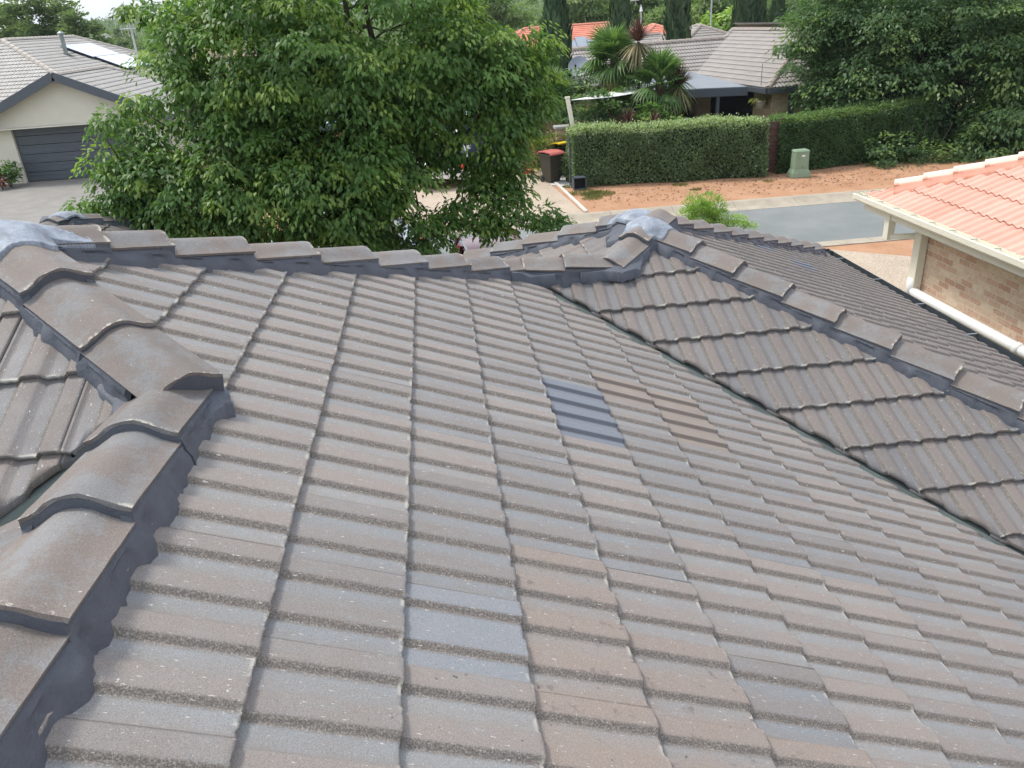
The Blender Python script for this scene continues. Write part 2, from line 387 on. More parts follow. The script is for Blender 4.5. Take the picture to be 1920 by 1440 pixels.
CAPW = .13
CP = [(0, .056), (.02, .0545), (.042, .047), (.064, .034), (.085, .02), (.105, .010), (.13, .002)]
CP = [(-a, b) for a, b in CP[::-1][:-1]] + CP
def cap_mesh(name, L=.42, seed=0, raise_=.043, mat=None, profile=CP, w=1.0, dome=0, wob=.0012):
    rs = np.random.RandomState(seed); rows = 10; V = []; A = []; n = len(profile); th = .011
    for k in range(rows):
        s = L * k / (rows - 1)
        for (a, b) in profile:
            e = rs.randn() * (wob * 2.0 if k == rows - 1 else wob * .5)
            V.append((a * w, s + e, b * (1 if not dome else 1 + dome * (1 - s / L)) + raise_ * s / L + rs.randn() * wob * .4)); A.append((.5, .5, 0, s / L))
    top = len(V)
    for k in range(rows):
        s = L * k / (rows - 1)
        for (a, b) in profile:
            V.append((a * w * .965, s, b + raise_ * s / L - th)); A.append((.5, .5, 0, .5))
    F = []
    for o_, flip in ((0, 0), (top, 1)):
        for k in range(rows - 1):
            for i in range(n - 1):
                q = [o_ + k * n + i, o_ + k * n + i + 1, o_ + (k + 1) * n + i + 1, o_ + (k + 1) * n + i]
                F.append(tuple(q[::-1] if flip else q))
    for i in range(n - 1):
        F.append(((rows - 1) * n + i, (rows - 1) * n + i + 1, top + (rows - 1) * n + i + 1, top + (rows - 1) * n + i)); F.append((i + 1, i, top + i, top + i + 1))
    for k in range(rows - 1):
        F.append((k * n, (k + 1) * n, top + (k + 1) * n, top + k * n)); F.append(((k + 1) * n + n - 1, k * n + n - 1, top + k * n + n - 1, top + (k + 1) * n + n - 1))
    me = bpy.data.meshes.new(name); me.from_pydata(V, [], F)
    c = me.color_attributes.new('tz', 'FLOAT_COLOR', 'POINT'); c.data.foreach_set('color', np.array(A, np.float32).ravel())
    bm = bmesh.new(); bm.from_mesh(me); bmesh.ops.recalc_face_normals(bm, faces=bm.faces); bm.to_mesh(me); bm.free()
    me.polygons.foreach_set('use_smooth', [True] * len(me.polygons)); me.materials.append(mat or M_CAP)
    try: me.set_sharp_from_angle(angle=math.radians(38))
    except Exception: pass
    return me

def frame(a):
    a = Vector(a).normalized(); l = a.cross(Vector((0, 0, 1))).normalized(); return l, a, l.cross(a)

def cap_line(P0, P1, ends, house, drop, meshes, off, Lc=.42, lift=.0, last=True, mmat=None, cname='ridge_cap', mname='mortar_bedding', raise_=.043, seed=3, wq=1.0, mw=.143, s0=None, s1=None):
    """caps from P0 (upper) to P1; ends = distances of the lower end of every cap; drop = fall of the roof per metre sideways"""
    rs = np.random.RandomState(seed); P0 = Vector(P0); P1 = Vector(P1); l, a, u = frame(P1 - P0)
    hpos = house.location
    for q, e in enumerate(ends):
        p = P0 + a * (e - Lc) + u * lift
        o = bpy.data.objects.new(cname, meshes[q % len(meshes)]); COL.objects.link(o); o.parent = house
        m = Matrix(((l.x, a.x, u.x, p.x - hpos.x), (l.y, a.y, u.y, p.y - hpos.y), (l.z, a.z, u.z, p.z - hpos.z), (0, 0, 0, 1)))
        m = m @ Matrix.Rotation(rs.randn() * .008, 4, 'Z') @ Matrix.Rotation(rs.randn() * .012, 4, 'Y'); o.matrix_local = m
    # bedding: two ragged side strips + a plug under each cap's lower end
    mb = MB(); st = .018; smin = s0 if s0 is not None else ends[0] - Lc; smax = s1 if s1 is not None else ends[-1] - .01
    n = int((smax - smin) / st) + 1; zh = Vector((0, 0, 1))
    for sg in (-1, 1):
        V = []; lump = 0; e2 = 0
        for k in range(n + 1):
            s = min(smin + k * st, smax); nx = [e for e in ends if e >= s - 1e-6]; e = nx[0] if nx else ends[-1]
            hh = raise_ * max(0, min(1, (s - (e - Lc)) / Lc)) + lift
            e2 = .8 * e2 + rs.randn() * .005; wb = mw + e2 + .008 * math.sin(s * 31 + sg) + .002 * math.sin(s * 83)
            wb = max(CAPW * wq + .008, wb)
            base = P0 + a * s
            V += [base + l * sg * (CAPW * wq - .03) + u * (hh + .0), base + l * sg * (CAPW * wq - .006) + u * (hh - .0105), base + l * sg * (CAPW * wq + .003) + zh * (-drop * CAPW * .37 + hh * .45 + .005 + rs.randn() * .0012),
                  base + l * sg * (wb - .012) + zh * (-drop * (wb - .012) + .033 + rs.randn() * .0012), base + l * sg * wb + zh * (-drop * wb + .016), base + l * sg * (wb + .006) + zh * (-drop * wb - .03)]
        F = []
        for k in range(n):
            for i in range(5): q = [k * 6 + i, k * 6 + i + 1, (k + 1) * 6 + i + 1, (k + 1) * 6 + i]; F.append(tuple(q if sg > 0 else q[::-1]))
        F.append((0, 1, 2, 3, 4, 5)); F.append(tuple((n * 6 + i) for i in range(6)))
        mb.add(V, F)
    for e in ends:
        pr = [(x * wq * .985, b - .006) for x, b in CP]; V = []
        sec = [e - .0015, e - .06]
        for s in sec:
            hh = raise_ * (s - (e - Lc)) / Lc + lift
            V += [P0 + a * s + l * x + u * (b + hh) for x, b in pr]
            V += [P0 + a * (s + (.010 if s > e - .03 else 0)) + l * x * 1.0 + u * (b - .055) for x, b in pr[::-1]]
        m_ = len(pr) * 2; F = [tuple(range(m_))[::-1], tuple(range(m_, 2 * m_))] + [(i, (i + 1) % m_, (i + 1) % m_ + m_, i + m_) for i in range(m_)]
        mb.add(V, F)
    o = mb.build(mname, mmat or M_MORTAR, house, smooth=True)
    try: o.data.set_sharp_from_angle(angle=math.radians(50))
    except Exception: pass
    return o

def heightcap(name, centre, arms, house, half=.30, wq=1.1, mat=None, res=.0095, crest=.075, rim=.03, drops=(), seed=2):
    """one-piece junction cap: height field = highest of its arms; arms: (dx,dy,slope,length)"""
    rs = np.random.RandomState(seed); n = int(2 * half / res); xs = np.linspace(-half, half, n); X, Y = np.meshgrid(xs, xs)
    Z = np.full(X.shape, -9.0); K = np.zeros(X.shape, bool)
    pw = np.array([c[0] for c in CP]) * wq; ph = np.array([c[1] for c in CP])
    for dx, dy, sl, ln in arms:
        L = math.hypot(dx, dy); dx /= L; dy /= L; s = X * dx + Y * dy; w_ = -X * dy + Y * dx
        h = np.interp(w_, pw, ph) + crest - .056 + sl * np.maximum(s, -.03)
        jag = .003 * np.sin(w_ * 160 + dx * 5) + .003 * np.sin(w_ * 71)
        ok = (s > -.13 * wq) & (s < ln + jag) & (abs(w_) < .131 * wq); h = np.where(s < 0, h + .15 * s, h)
        Z = np.where(ok & (h > Z), h, Z); K |= ok
    RR_ = np.hypot(X, Y); dsc = RR_ < .165 * wq; hd_ = crest * (1.04 - (RR_ / (.165 * wq)) ** 2 * .75) - .008; Z = np.where(dsc & (hd_ > Z), hd_, Z); K |= dsc
    for _ in range(9):                       # soften the creases where the arms meet
        Zs = Z.copy(); W = np.ones(Z.shape); acc = np.where(K, Z, 0.0); cnt = K.astype(float)
        for ax, sh in ((0, 1), (0, -1), (1, 1), (1, -1)):
            Kr = np.roll(K, sh, ax); acc = acc + np.where(Kr, np.roll(Z, sh, ax), 0); cnt = cnt + Kr
        Z = np.where(K, acc / np.maximum(cnt, 1), Z)
    Z += rs.randn(*Z.shape) * .0006
    idx = -np.ones(X.shape, int); vi = np.argwhere(K); idx[K] = np.arange(len(vi))
    V = [(X[i, j] + centre[0], Y[i, j] + centre[1], Z[i, j] + centre[2]) for i, j in vi]; F = []
    for i in range(n - 1):
        for j in range(n - 1):
            if K[i, j] and K[i + 1, j] and K[i, j + 1] and K[i + 1, j + 1]: F.append((idx[i, j], idx[i, j + 1], idx[i + 1, j + 1], idx[i + 1, j]))
    me = bpy.data.meshes.new(name); me.from_pydata(V, [], F); bm = bmesh.new(); bm.from_mesh(me)
    lo = [v for v in bm.verts if not v.link_faces]; bmesh.ops.delete(bm, geom=lo, context='VERTS')
    be = [e for e in bm.edges if e.is_boundary]
    bv = list({v for e in be for v in e.verts})
    for _ in range(4): bmesh.ops.smooth_vert(bm, verts=bv, factor=.5, use_axis_x=True, use_axis_y=True, use_axis_z=False)
    ex = bmesh.ops.extrude_edge_only(bm, edges=[e for e in bm.edges if e.is_boundary])
    for v in [x for x in ex['geom'] if isinstance(x, bmesh.types.BMVert)]: v.co.z -= rim
    bm.to_mesh(me); bm.free(); me.transform(Matrix.Translation(-house.location))
    return link(name, me, mat or M_APEX, house, smooth=True)

# ================================================================== OUR HOUSE (the roof we stand on)
GZ = -4.2
house = empty('tiled_roof_house', (1.0, 3.0, GZ), 'house under the camera with weathered grey brown ribbed tile roof and dark mortared ridge caps', 'house')
SQ = math.sqrt(.5)
def Z_M(x): return -TP * x
# M: main slope falling to +x
newt = {}
M_O = (-.157 - 3 * GA, 1.4552 - .15 * 20, -TP * (-.157 - 3 * GA))      # course front j at x = M_O.x + j*GA ; E1 -> j=3
def Mj(e): return e + 2
def Mi(k): return int(round((20 - k) / 2.0))                           # rib k counted towards the viewer
types = {(Mj(6), 13): .5, (Mj(6), 14): .5, (Mj(8), 14): 1.0, (Mj(7), 15): 1.0, (Mj(8), 15): 1.0, (Mj(4), 8): .33}
rt_ = np.random.RandomState(77)
for j_ in range(Mj(5), Mj(12)):
    for i_ in range(0, 12):
        q_ = (j_ - Mj(5)) * .9 + i_
        if (j_, i_) not in types and q_ < 9.5 and rt_.rand() < .62: types[(j_, i_)] = .1
tile_face('roof_slope', M_O, (1, 0), -6, 17, -6, 32, [
    [(0, 1, 1.91, 0), (-1, 0, .29, 0), (1, 1, 5.95, .024)],
    [(0, -1, -1.91, 0), (-1, -1, -1.62, 0), (-1, 1, 3.77, 0), (1, 1, 5.95, .024)]], M_TILE, house, types=types, seed=5, rows=6,
    tint=lambda r: r)
# R1: wing slope falling towards the viewer; rib corner x = 1.924+.15i ; fronts y = 4.751 - j*GA
R1_O = (1.9242 - 1.5, 4.7509, TP * (4.7509 - 6.0))
tile_face('roof_slope', R1_O, (0, -1), -2, 10, -1, 20, [
    [(0, 1, 4.885, 0), (-1, -1, -6.07, .024), (1, 1, 7.35, 0), (0, -1, -2.0, 0)],
    [(0, -1, -4.885, 0), (-1, 1, 3.05, 0), (1, 1, 7.35, 0)]], M_TILE2, house, seed=8, rows=5, thick=.027)
ZC = TP * (5.2 - 6.0)
# R2: wing slope falling to +x, far side of the long hip
tile_face('roof_slope', (2.15 + .21, 0, ZC - TP * .21), (1, 0), 0, 10, 4, 32, [[(-1, 0, -2.15, 0), (-1, -1, -7.35, 0), (-1, 1, 3.35, 0), (1, 0, 5.36, 0)]], M_TILE2, house, seed=11,
          types={(5, 22): .5, (6, 21): .5, (5, 23): .5, (6, 22): 0.0})
# R3: wing slope falling to -x (course fronts at x = 1.72,1.43,1.13,.81)
tile_face('roof_slope', (1.72, 0, ZC + TP * (1.72 - 2.15)), (-1, 0), -2, 9, -32, -10, [[(1, 0, 2.15, 0), (1, -1, -3.05, 0), (1, 1, 7.65, 0), (-1, -1, -6.72, 0), (-1, 0, 1.05, 0)]], M_TILE2, house, seed=12)
# far end of the wing
tile_face('roof_slope', (0, 5.7, ZC - TP * .2), (0, 1), 0, 10, -18, 4, [[(1, -1, -3.35, 0), (-1, -1, -7.65, 0), (0, 1, 8.7, 0)]], M_TILE2, house, seed=13)
# L1: slope falling towards the viewer on the left; fronts at y=2.01, 1.71
L1_O = (-.66 - 1.5, 2.012, TP * (2.012 - 1.62))
tile_face('roof_slope', L1_O, (0, -1), -3, 12, -22, 8, [[(1, 1, 1.62, 0), (1, -1, -2.27, .026), (0, 1, 2.695, 0)]], M_TILE2, house, seed=15, rows=6)
# L2: slope falling to the left of the near ridge
tile_face('roof_slope', (-.29 - .12, 1.30, .128 - TP * .12), (-1, 0), -1, 9, -3, 16, [[(1, 0, -.29, 0), (-1, 1, 2.09, .03)]], M_TILE2, house, seed=16, rows=6)
# F: far slope of the main roof (hidden from here, real from a step aside)
tile_face('roof_slope', (0, 2.9, TP * (2.695 - .29) * .443 / TP * 0 + .4766 - TP * .205), (0, 1), 0, 17, -12, 26, [
    [(0, -1, -2.695, 0), (1, -1, -3.77, 0), (0, 1, 4.885, 0)], [(0, -1, -4.885, 0), (1, 1, 6.72, 0), (0, 1, 7.75, 0)]], M_TILE, house, seed=17)
# B: small porch roof reaching out to the street on the left
XB, YB, ZB = -4.89, 11.64, -1.15
tile_face('roof_slope', (XB + .2, 0, ZB - TP * .2), (1, 0), 0, 4, 20, 45, [[(-1, 0, -XB, 0), (-1, 1, YB - XB, 0), (1, 0, -3.5, 0), (0, -1, -6.3, 0)]], M_TILE2, house, seed=18)
tile_face('roof_slope', (XB - .2, 0, ZB - TP * .2), (-1, 0), 0, 4, -45, -20, [[(1, 0, XB, 0), (1, 1, XB + YB, 0), (-1, 0, 6.28, 0), (0, -1, -6.3, 0)]], M_TILE2, house, seed=19)
tile_face('roof_slope', (0, YB + .2, ZB - TP * .2), (0, 1), 0, 4, 10, 22, [[(1, -1, XB - YB, 0), (-1, -1, -XB - YB, 0), (0, 1, 13.04, 0)]], M_TILE2, house, seed=20)

capm = [cap_mesh('ridge_cap', seed=s) for s in (1, 2, 3)]
J = (-.29, 1.91, .1286); A = (-1.075, 2.695, .4766); K = (1.115, 4.885, -.4944); Nn = (1.835, 4.885, -.4944)
Cc = (2.15, 5.2, ZC); D = (2.15, 5.5, ZC); DH = TP * SQ
# hip A -> J
lenAJ = math.dist(A, J)
fh = math.sqrt(2 + TP * TP) / math.sqrt(2)
def dd(s): return s * fh
cap_line(A, J, [dd(-2.245 + 2.666), dd(-1.85 + 2.666)], house, DH, capm, 0, seed=4)
cap_line(A, (J[0] + .1, J[1] - .1, J[2] - TP * .1), [dd(-1.47 + 2.666)], house, DH, capm, 0, seed=44, lift=.02, raise_=.043, s1=dd(-1.60 + 2.666))
# near level ridge, caps step down towards the camera
yends = [1.145 - .385 * k for k in range(0, 9)]
cap_line((-.29, 2.0, .1286), (-.29, 1, .1286), [2.0 - 1.53], house, TP, capm[:1], 0, seed=45, lift=-.012, raise_=.043, Lc=.42)
cap_line((-.29, 2.0, .1286), (-.29, -3, .1286), [2.0 - y for y in yends], house, TP, capm, 0, seed=5, lift=-.004)
# hip A -> K
s2 = [1.482, 1.75, 2.13, 2.51, 2.89, 3.27, 3.64, 4.02, 4.27]
sA = (A[0] + A[1]) * SQ
cap_line(A, (K[0] + .2, K[1] + .2, K[2] - TP * .2), [dd(s - sA) for s in s2], house, DH, capm, 0, seed=6)
# short level ridge K -> N
cap_line((Nn[0] + .3, Nn[1], Nn[2]), (K[0] - .1, K[1], K[2]), [.69, .98], house, TP, capm, 0, seed=7, lift=.004, raise_=.03)
# hip C -> N
cap_line(Cc, (Nn[0] - .1, Nn[1] - .1, Nn[2] - TP * .1), [.21, .555], house, DH, capm, 0, seed=8)
# hip C -> E
E_ = (Cc[0] + 3.2, Cc[1] - 3.2, Cc[2] - TP * 3.2)
sC = (Cc[0] - Cc[1]) * SQ
cap_line(Cc, E_, [dd(s - sC) for s in [-1.75, -1.42, -1.065, -.705, -.344, .03, .395, .77, 1.14, 1.51, 1.88, 2.2]], house, DH, capm, 0, seed=9)
# hips D -> left / right
DL = (D[0] - 3.2, D[1] + 3.2, D[2] - TP * 3.2); DR = (D[0] + 3.2, D[1] + 3.2, D[2] - TP * 3.2)
cap_line(D, DL, [.32 + .4 * k for k in range(11)], house, DH, capm, 0, seed=10)
cap_line(D, DR, [.32 + .4 * k for k in range(11)], house, DH, capm, 0, seed=11)
cap_line((XB, YB, ZB), (XB + 1.4, YB + 1.4, ZB - TP * 1.4), [.5 + .42 * k for k in range(4)], house, DH, capm, 0, seed=12)
cap_line((XB, YB, ZB), (XB - 1.4, YB + 1.4, ZB - TP * 1.4), [.5 + .42 * k for k in range(4)], house, DH, capm, 0, seed=13)
cap_line((XB, YB, ZB), (XB, 6.4, ZB), [.5 + .4 * k for k in range(12)], house, TP, capm, 0, seed=14)
cap_line((A[0], A[1], A[2]), (-8, A[1], A[2]), [.5 + .4 * k for k in range(14)], house, TP, capm, 0, seed=15)
h_ = TP
heightcap('apex_cap', (A[0], A[1], A[2] + .012), [(1, -1, -TP * SQ, .2), (1, 1, -TP * SQ, .30), (-1, 0, 0, .3)], house, half=.33)
heightcap('apex_cap', (Cc[0], Cc[1], Cc[2] + .012), [(1, -1, -TP * SQ, .2), (-1, -1, -TP * SQ, .2), (0, 1, 0, .12)], house, half=.26, wq=1.05)
heightcap('apex_cap', (D[0], D[1], D[2] + .012), [(1, 1, -TP * SQ, .22), (-1, 1, -TP * SQ, .22), (0, -1, 0, .10)], house, half=.28, wq=1.08)
heightcap('apex_cap', (XB, YB, ZB + .012), [(1, 1, -TP * SQ, .26), (-1, 1, -TP * SQ, .26), (0, -1, 0, .26)], house, half=.34, wq=1.2)
# mortar collars under the apex caps
for q in (A, Cc, D, (XB, YB, ZB)):
    heightcap('mortar_bedding', (q[0], q[1], q[2] - .034), [(1, -1, -TP * SQ, .27), (-1, -1, -TP * SQ, .27), (1, 1, -TP * SQ, .3), (-1, 1, -TP * SQ, .3)] if q[0] > 0 else [(1, -1, -TP * SQ, .24), (1, 1, -TP * SQ, .36), (-1, 0, 0, .3)], house, half=.38, wq=1.12, mat=M_MORTAR, rim=.06, seed=9)
# junction mortar at J and at N/K
def lump(pts, name='mortar_bedding', seed=1):
    rs = np.random.RandomState(seed); mb = MB()
    for (x, y, z, r, h) in pts:
        n = 14; V = [(x, y, z + h)]; F = []
        for ring, (rr, hh) in enumerate(((.5, .8), (.85, .35), (1, -.3))):
            for k in range(n):
                a = 2 * math.pi * k / n; q = r * rr * (1 + rs.randn() * .06); V.append((x + q * math.cos(a), y + q * math.sin(a), z + h * hh))
        for k in range(n):
            k2 = (k + 1) % n; F.append((0, 1 + k, 1 + k2))
            for ring in range(2): F.append((1 + ring * n + k, 1 + (ring + 1) * n + k, 1 + (ring + 1) * n + k2, 1 + ring * n + k2))
        mb.add(V, F)
    return mb.build(name, M_MORTAR, house, smooth=True)
heightcap('mortar_bedding', (J[0], J[1] - .03, J[2] - .062), [(-1, 1, TP * SQ, .22), (0, -1, 0, .2), (-1, -.1, -.1, .17)], house, half=.32, wq=1.12, mat=M_MORTAR, rim=.07, seed=5)
heightcap('mortar_bedding', (Nn[0], Nn[1], Nn[2] - .028), [(1, 1, TP * SQ, .25), (-1, 0, 0, .3), (1, -.3, -.2, .1)], house, half=.32, wq=1.2, mat=M_MORTAR, rim=.07, seed=6)
heightcap('mortar_bedding', (K[0] + .02, K[1], K[2] - .022), [(-1, -1, TP * SQ, .25), (1, 0, 0, .25), (1, -1, -TP * SQ, .12)], house, half=.3, wq=1.2, mat=M_MORTAR, rim=.08, seed=7)

# valley flashings: shallow metal V sheets
def valley(a, b, wd, name='valley_flashing'):
    a = Vector(a); b = Vector(b); l, d, u = frame(b - a); mb = MB(); zh = Vector((0, 0, 1)); V = []; k = DH
    sec = [(-wd, k * wd), (-.035, k * .035), (-.028, k * .028 + .016), (-.022, k * .02), (0, 0), (.022, k * .02), (.028, k * .028 + .016), (.035, k * .035), (wd, k * wd)]
    for p in (a, b):
        V += [p + l * x + zh * z for x, z in sec]
    n = len(sec); mb.add(V, [(i, i + 1, n + i + 1, n + i) for i in range(n - 1)]); return mb.build(name, M_GALV, house)
valley((1.0, 5.02, -TP * 1.0 - .047), (4.2, 1.82, -TP * 4.2 - .047), .11)
valley((-.47, 1.73, .1286 - TP * .18 - .045), (-4.2, -2.0, .1286 - TP * 3.91 - .035), .13)
# gutters and eaves of the wing (east side) and of the porch
def gutter(a, b, side, wd=.115, h=.11, mat=M_GUTTER, brackets=0, name='gutter', parent=None, inner=M_GUTIN):
    parent = parent or house
    a = Vector(a); b = Vector(b); l = Vector(side).normalized(); zh = Vector((0, 0, 1)); mb = MB()
    sec = [(-.005, .01), (-.005, -h), (wd * .8, -h), (wd, -h * .7), (wd, .0), (wd - .012, .008), (wd - .012, -.004), (wd - .006, -h * .66), (wd * .77, -h + .006), (.002, -h + .006), (.002, .01)]
    V = [p + l * x + zh * z for p in (a, b) for x, z in sec]; n = len(sec)
    mb.add(V, [(i, (i + 1) % n, (i + 1) % n + n, i + n) for i in range(n)] + [tuple(range(n)), tuple(range(2 * n - 1, n - 1, -1))])
    g = mb.build(name, mat, parent)
    if brackets:
        L = (b - a).length
        for k in range(int(L / brackets)):
            p = a + (b - a) * ((k + .5) * brackets / L); MB().beam(p + zh * .004 + l * .0, p + zh * .002 + l * (wd - .01), .018, .004).build('gutter_bracket', inner, g)
    return g
EZ = ZC - TP * 3.2
gutter((5.33, 8.82, EZ + .005), (5.33, 1.9, EZ + .005), (1, 0, 0), brackets=.85, wd=.125)
gutter((5.45, 8.7, EZ + .005), (-1.2, 8.7, EZ + .005), (0, 1, 0))
gutter((-3.5, 13.16, EZ + .03), (-3.5, 7.9, EZ + .03), (1, 0, 0), brackets=.9)
gutter((-6.4, 13.04, EZ + .03), (-3.38, 13.04, EZ + .03), (0, 1, 0))
# eave soffits and brick walls below
mb = MB(); mb.box((2.2, 5.1, EZ - .14), (6.2, 7.1, .02)); mb.box((-4.9, 10.3, EZ - .12), (2.7, 5.4, .02)); mb.box((-3.2, 2.2, EZ - .14), (8.5, 11, .02)); mb.build('soffit', M_CREAM, house)
mb = MB(); mb.box((2.2, 5.2, GZ + 1.2), (5.3, 6.1, 2.42)); mb.box((-3.4, 2.0, GZ + 1.19), (7.5, 10.2, 2.38)); mb.box((-4.9, 9.9, GZ + 1.19), (1.7, 4.9, 2.37)); mb.build('wall', M_BRICK_G, house)

# ================================================================== GROUND, ROAD, HILLS
def ground_mat():
    m = N('dry_suburban_ground'); c = m.coord(); a = m.noise(.5, 5, .6, c); b = m.noise(8, 5, .6, c)
    col = m.mix(m.ramp(a, .4, .6), (.10, .13, .045), (.17, .15, .075)); col = m.mix(m.ramp(b, .3, .7), m.mix(1, col, (.8,) * 3, 'MULTIPLY'), col)
    m.bump(b, .03, .5); return m.done(col, .95, .1)
def dirt_mat():
    m = N('red_gravel_dirt'); c = m.coord(); a = m.noise(1.2, 5, .6, c); b = m.noise(30, 5, .7, c); d = m.noise(90, 3, .7, c); e = m.noise(4, 4, .6, c, 1)
    col = m.mix(m.ramp(a, .35, .65), (.385, .21, .12), (.475, .28, .17)); col = m.mix(m.ramp(b, .3, .7), m.mix(1, col, (.78,) * 3, 'MULTIPLY'), col)
    col = m.mix(m.ramp(d, .66, .7), col, (.2, .12, .07)); col = m.mix(m.ramp(e, .62, .74), col, (.26, .17, .10))
    m.bump(b, .012, .6); return m.done(col, .95, .1)
def asphalt_mat():
    m = N('grey_green_asphalt'); c = m.coord(); a = m.noise(.8, 5, .6, c); b = m.noise(110, 3, .7, c)
    col = m.mix(m.ramp(a, .35, .65), (.175, .19, .185), (.215, .228, .22)); col = m.mix(m.ramp(b, .35, .65), m.mix(1, col, (.78,) * 3, 'MULTIPLY'), m.mix(1, col, (1.12,) * 3, 'MULTIPLY'))
    col = m.mix(m.ramp(m.noise(2.2, 5, .7, c), .66, .72), col, (.13, .13, .12)); m.bump(b, .004, .5); return m.done(col, .9, .2)
def pebble_mat(name, c0, c1, sc=70):
    m = N(name); c = m.coord(); v = m.n('ShaderNodeTexVoronoi'); v.inputs['Scale'].default_value = sc; m.l(c, v.inputs['Vector'])
    sp = m.n('ShaderNodeSeparateColor'); m.l(v.outputs['Color'], sp.inputs[0]); col = m.mix(sp.outputs[0], c0, c1)
    col = m.mix(m.ramp(m.noise(1.1, 4, .6, c), .3, .7), m.mix(1, col, (.84, .83, .82), 'MULTIPLY'), col)
    m.bump(v.outputs['Distance'], -.006, .6); return m.done(col, .85, .25)
M_GROUND = ground_mat(); M_DIRT = dirt_mat(); M_ASPH = asphalt_mat()
M_PEB = pebble_mat('pebble_concrete', (.30, .235, .17), (.55, .47, .37)); M_WPEB = pebble_mat('white_pebbles', (.35, .34, .33), (.72, .71, .69), 22)
M_CONC = simple('plain_concrete', (.215, .205, .185), .9, .12, 1.6, 50, .003, .2, 0, .1); M_KERB = simple('kerb_concrete', (.5, .45, .36), .9, .12, 3, 50, .003, .2, 0, .1)
def sheet(name, poly, z, mat, kind='structure', parent=None, sub=0):
    me = bpy.data.meshes.new(name); me.from_pydata([(x, y, z) for x, y in poly], [], [tuple(range(len(poly)))]); o = link(name, me, mat, parent)
    if kind: o['kind'] = kind
    return o
# one big sheet reaching the horizon, gently rising far away on the left
gs = MB(); n = 60; ext = np.concatenate([-np.geomspace(7000, 60, 22), np.linspace(-50, 50, 17), np.geomspace(60, 7000, 22)])
sheet('ground', [(-7000, -7000), (7000, -7000), (7000, 7000), (-7000, 7000)], GZ - .16, M_GROUND)

# dirt verges
def strip_pts(x0, x1, f, n=60): return [(x, f(x)) for x in np.linspace(x0, x1, n)]
def yfar(x): return 22.0 + (.035 * (-x - 1) if x < -1 else 0) - (0.004 * max(0, x - 9) ** 2)
def ynear(x): return 16.75 + (.03 * (-x - 1) if x < -1 else 0)
def road_strip(name, fa, fb, z, mat, x0=-60, x1=60, za=None):
    xs = np.linspace(x0, x1, 121); V = [(x, fa(x), z) for x in xs] + [(x, fb(x), z if za is None else za) for x in xs]; n = len(xs)
    mb = MB().add(V, [(i, i + 1, n + i + 1, n + i) for i in range(n - 1)]); return tag(mb.build(name, mat, None, recalc=False), kind='structure')
def yv(x): return 27 + .8 * math.sin(x * .4) if x > -8 else 24.6
road_strip('lawn', lambda x: yfar(x) - .005, lambda x: 150.0, GZ - .02, M_GROUND, -110, 110); road_strip('lawn', lambda x: -50.0, lambda x: ynear(x) + .005, GZ - .02, M_GROUND)
road_strip('verge', lambda x: yfar(x) - .004, yv, GZ - .008, M_DIRT, -40, 40); road_strip('verge', lambda x: 11.0, lambda x: ynear(x) + .004, GZ - .012, M_DIRT, -40, 40)
road_strip('road', lambda x: ynear(x) + .3, lambda x: yfar(x) - .6, GZ - .115, M_ASPH)
# rolled kerbs with joints
def kerb(f, s, name='kerb'):
    xs = list(np.arange(-55, 55, .5)); mb = MB(); n = 6
    prof = [(-.01, -.14), (0, .012), (.15, .008), (.30, -.06), (.42, -.104), (.78, -.110)]
    V = [(x, f(x) - s * a, GZ + b) for x in xs for a, b in prof]
    mb.add(V, [(i * n + k, i * n + k + 1, (i + 1) * n + k + 1, (i + 1) * n + k) for i in range(len(xs) - 1) for k in range(n - 1)])
    return tag(mb.build(name, kerb_m, None), kind='structure')
def kerb_mat():
    m = N('jointed_kerb_concrete'); gp = m.n('ShaderNodeNewGeometry').outputs['Position']; sp = m.n('ShaderNodeSeparateXYZ'); m.l(gp, sp.inputs[0])
    fr = m.math('FRACT', m.math('MULTIPLY', sp.outputs[0], .55)); j = m.ramp(fr, .0, .012, (.35, .35, .35, 1), (1, 1, 1, 1))
    col = m.mix(m.ramp(m.noise(3, 5, .6, gp), .3, .7), (.31, .27, .21), (.40, .355, .28)); col = m.mix(1, col, m.ramp(m.noise(60, 3, .6, gp), .3, .7, (.86,) * 3 + (1,), (1.1,) * 3 + (1,)), 'MULTIPLY')
    return m.done(m.mix(1, col, j, 'MULTIPLY'), .9, .2)
kerb_m = kerb_mat(); kerb(yfar, 1); kerb(ynear, -1)
# driveways
sheet('driveway', [(-.6, 22.0), (4.72, 22.0), (4.42, 26.4), (4.2, 33), (-.9, 33)], GZ + .004, M_PEB)
sheet('driveway', [(5.7, 9.5), (12.5, 9.5), (10.9, 15.4), (9.1, 16.75), (5.4, 16.75)], GZ + .002, M_PEB)
sheet('driveway', [(-1.2, 8), (2.6, 8), (2.6, 16.75), (-1.2, 16.75)], GZ + .002, M_CONC)
sheet('driveway', [(-19.5, 36.2), (-10.2, 36.2), (-8.5, 27), (-8.0, 22.2), (-15, 22.4), (-17.5, 28)], GZ + .006, M_CONC)
sheet('gravel_strip', [(4.42, 26.4), (5.05, 25.75), (5.1, 29), (4.35, 29)], GZ + .008, M_WPEB)
tag(MB().beam((4.80, 22.05, GZ + .03), (4.60, 26.6, GZ + .03), .09, .06).build('edging_strip', simple('pale_timber_edging', (.55, .52, .45), .8, .1)), 'pale straight edging strip across the orange dirt verge beside the driveway', 'edging')

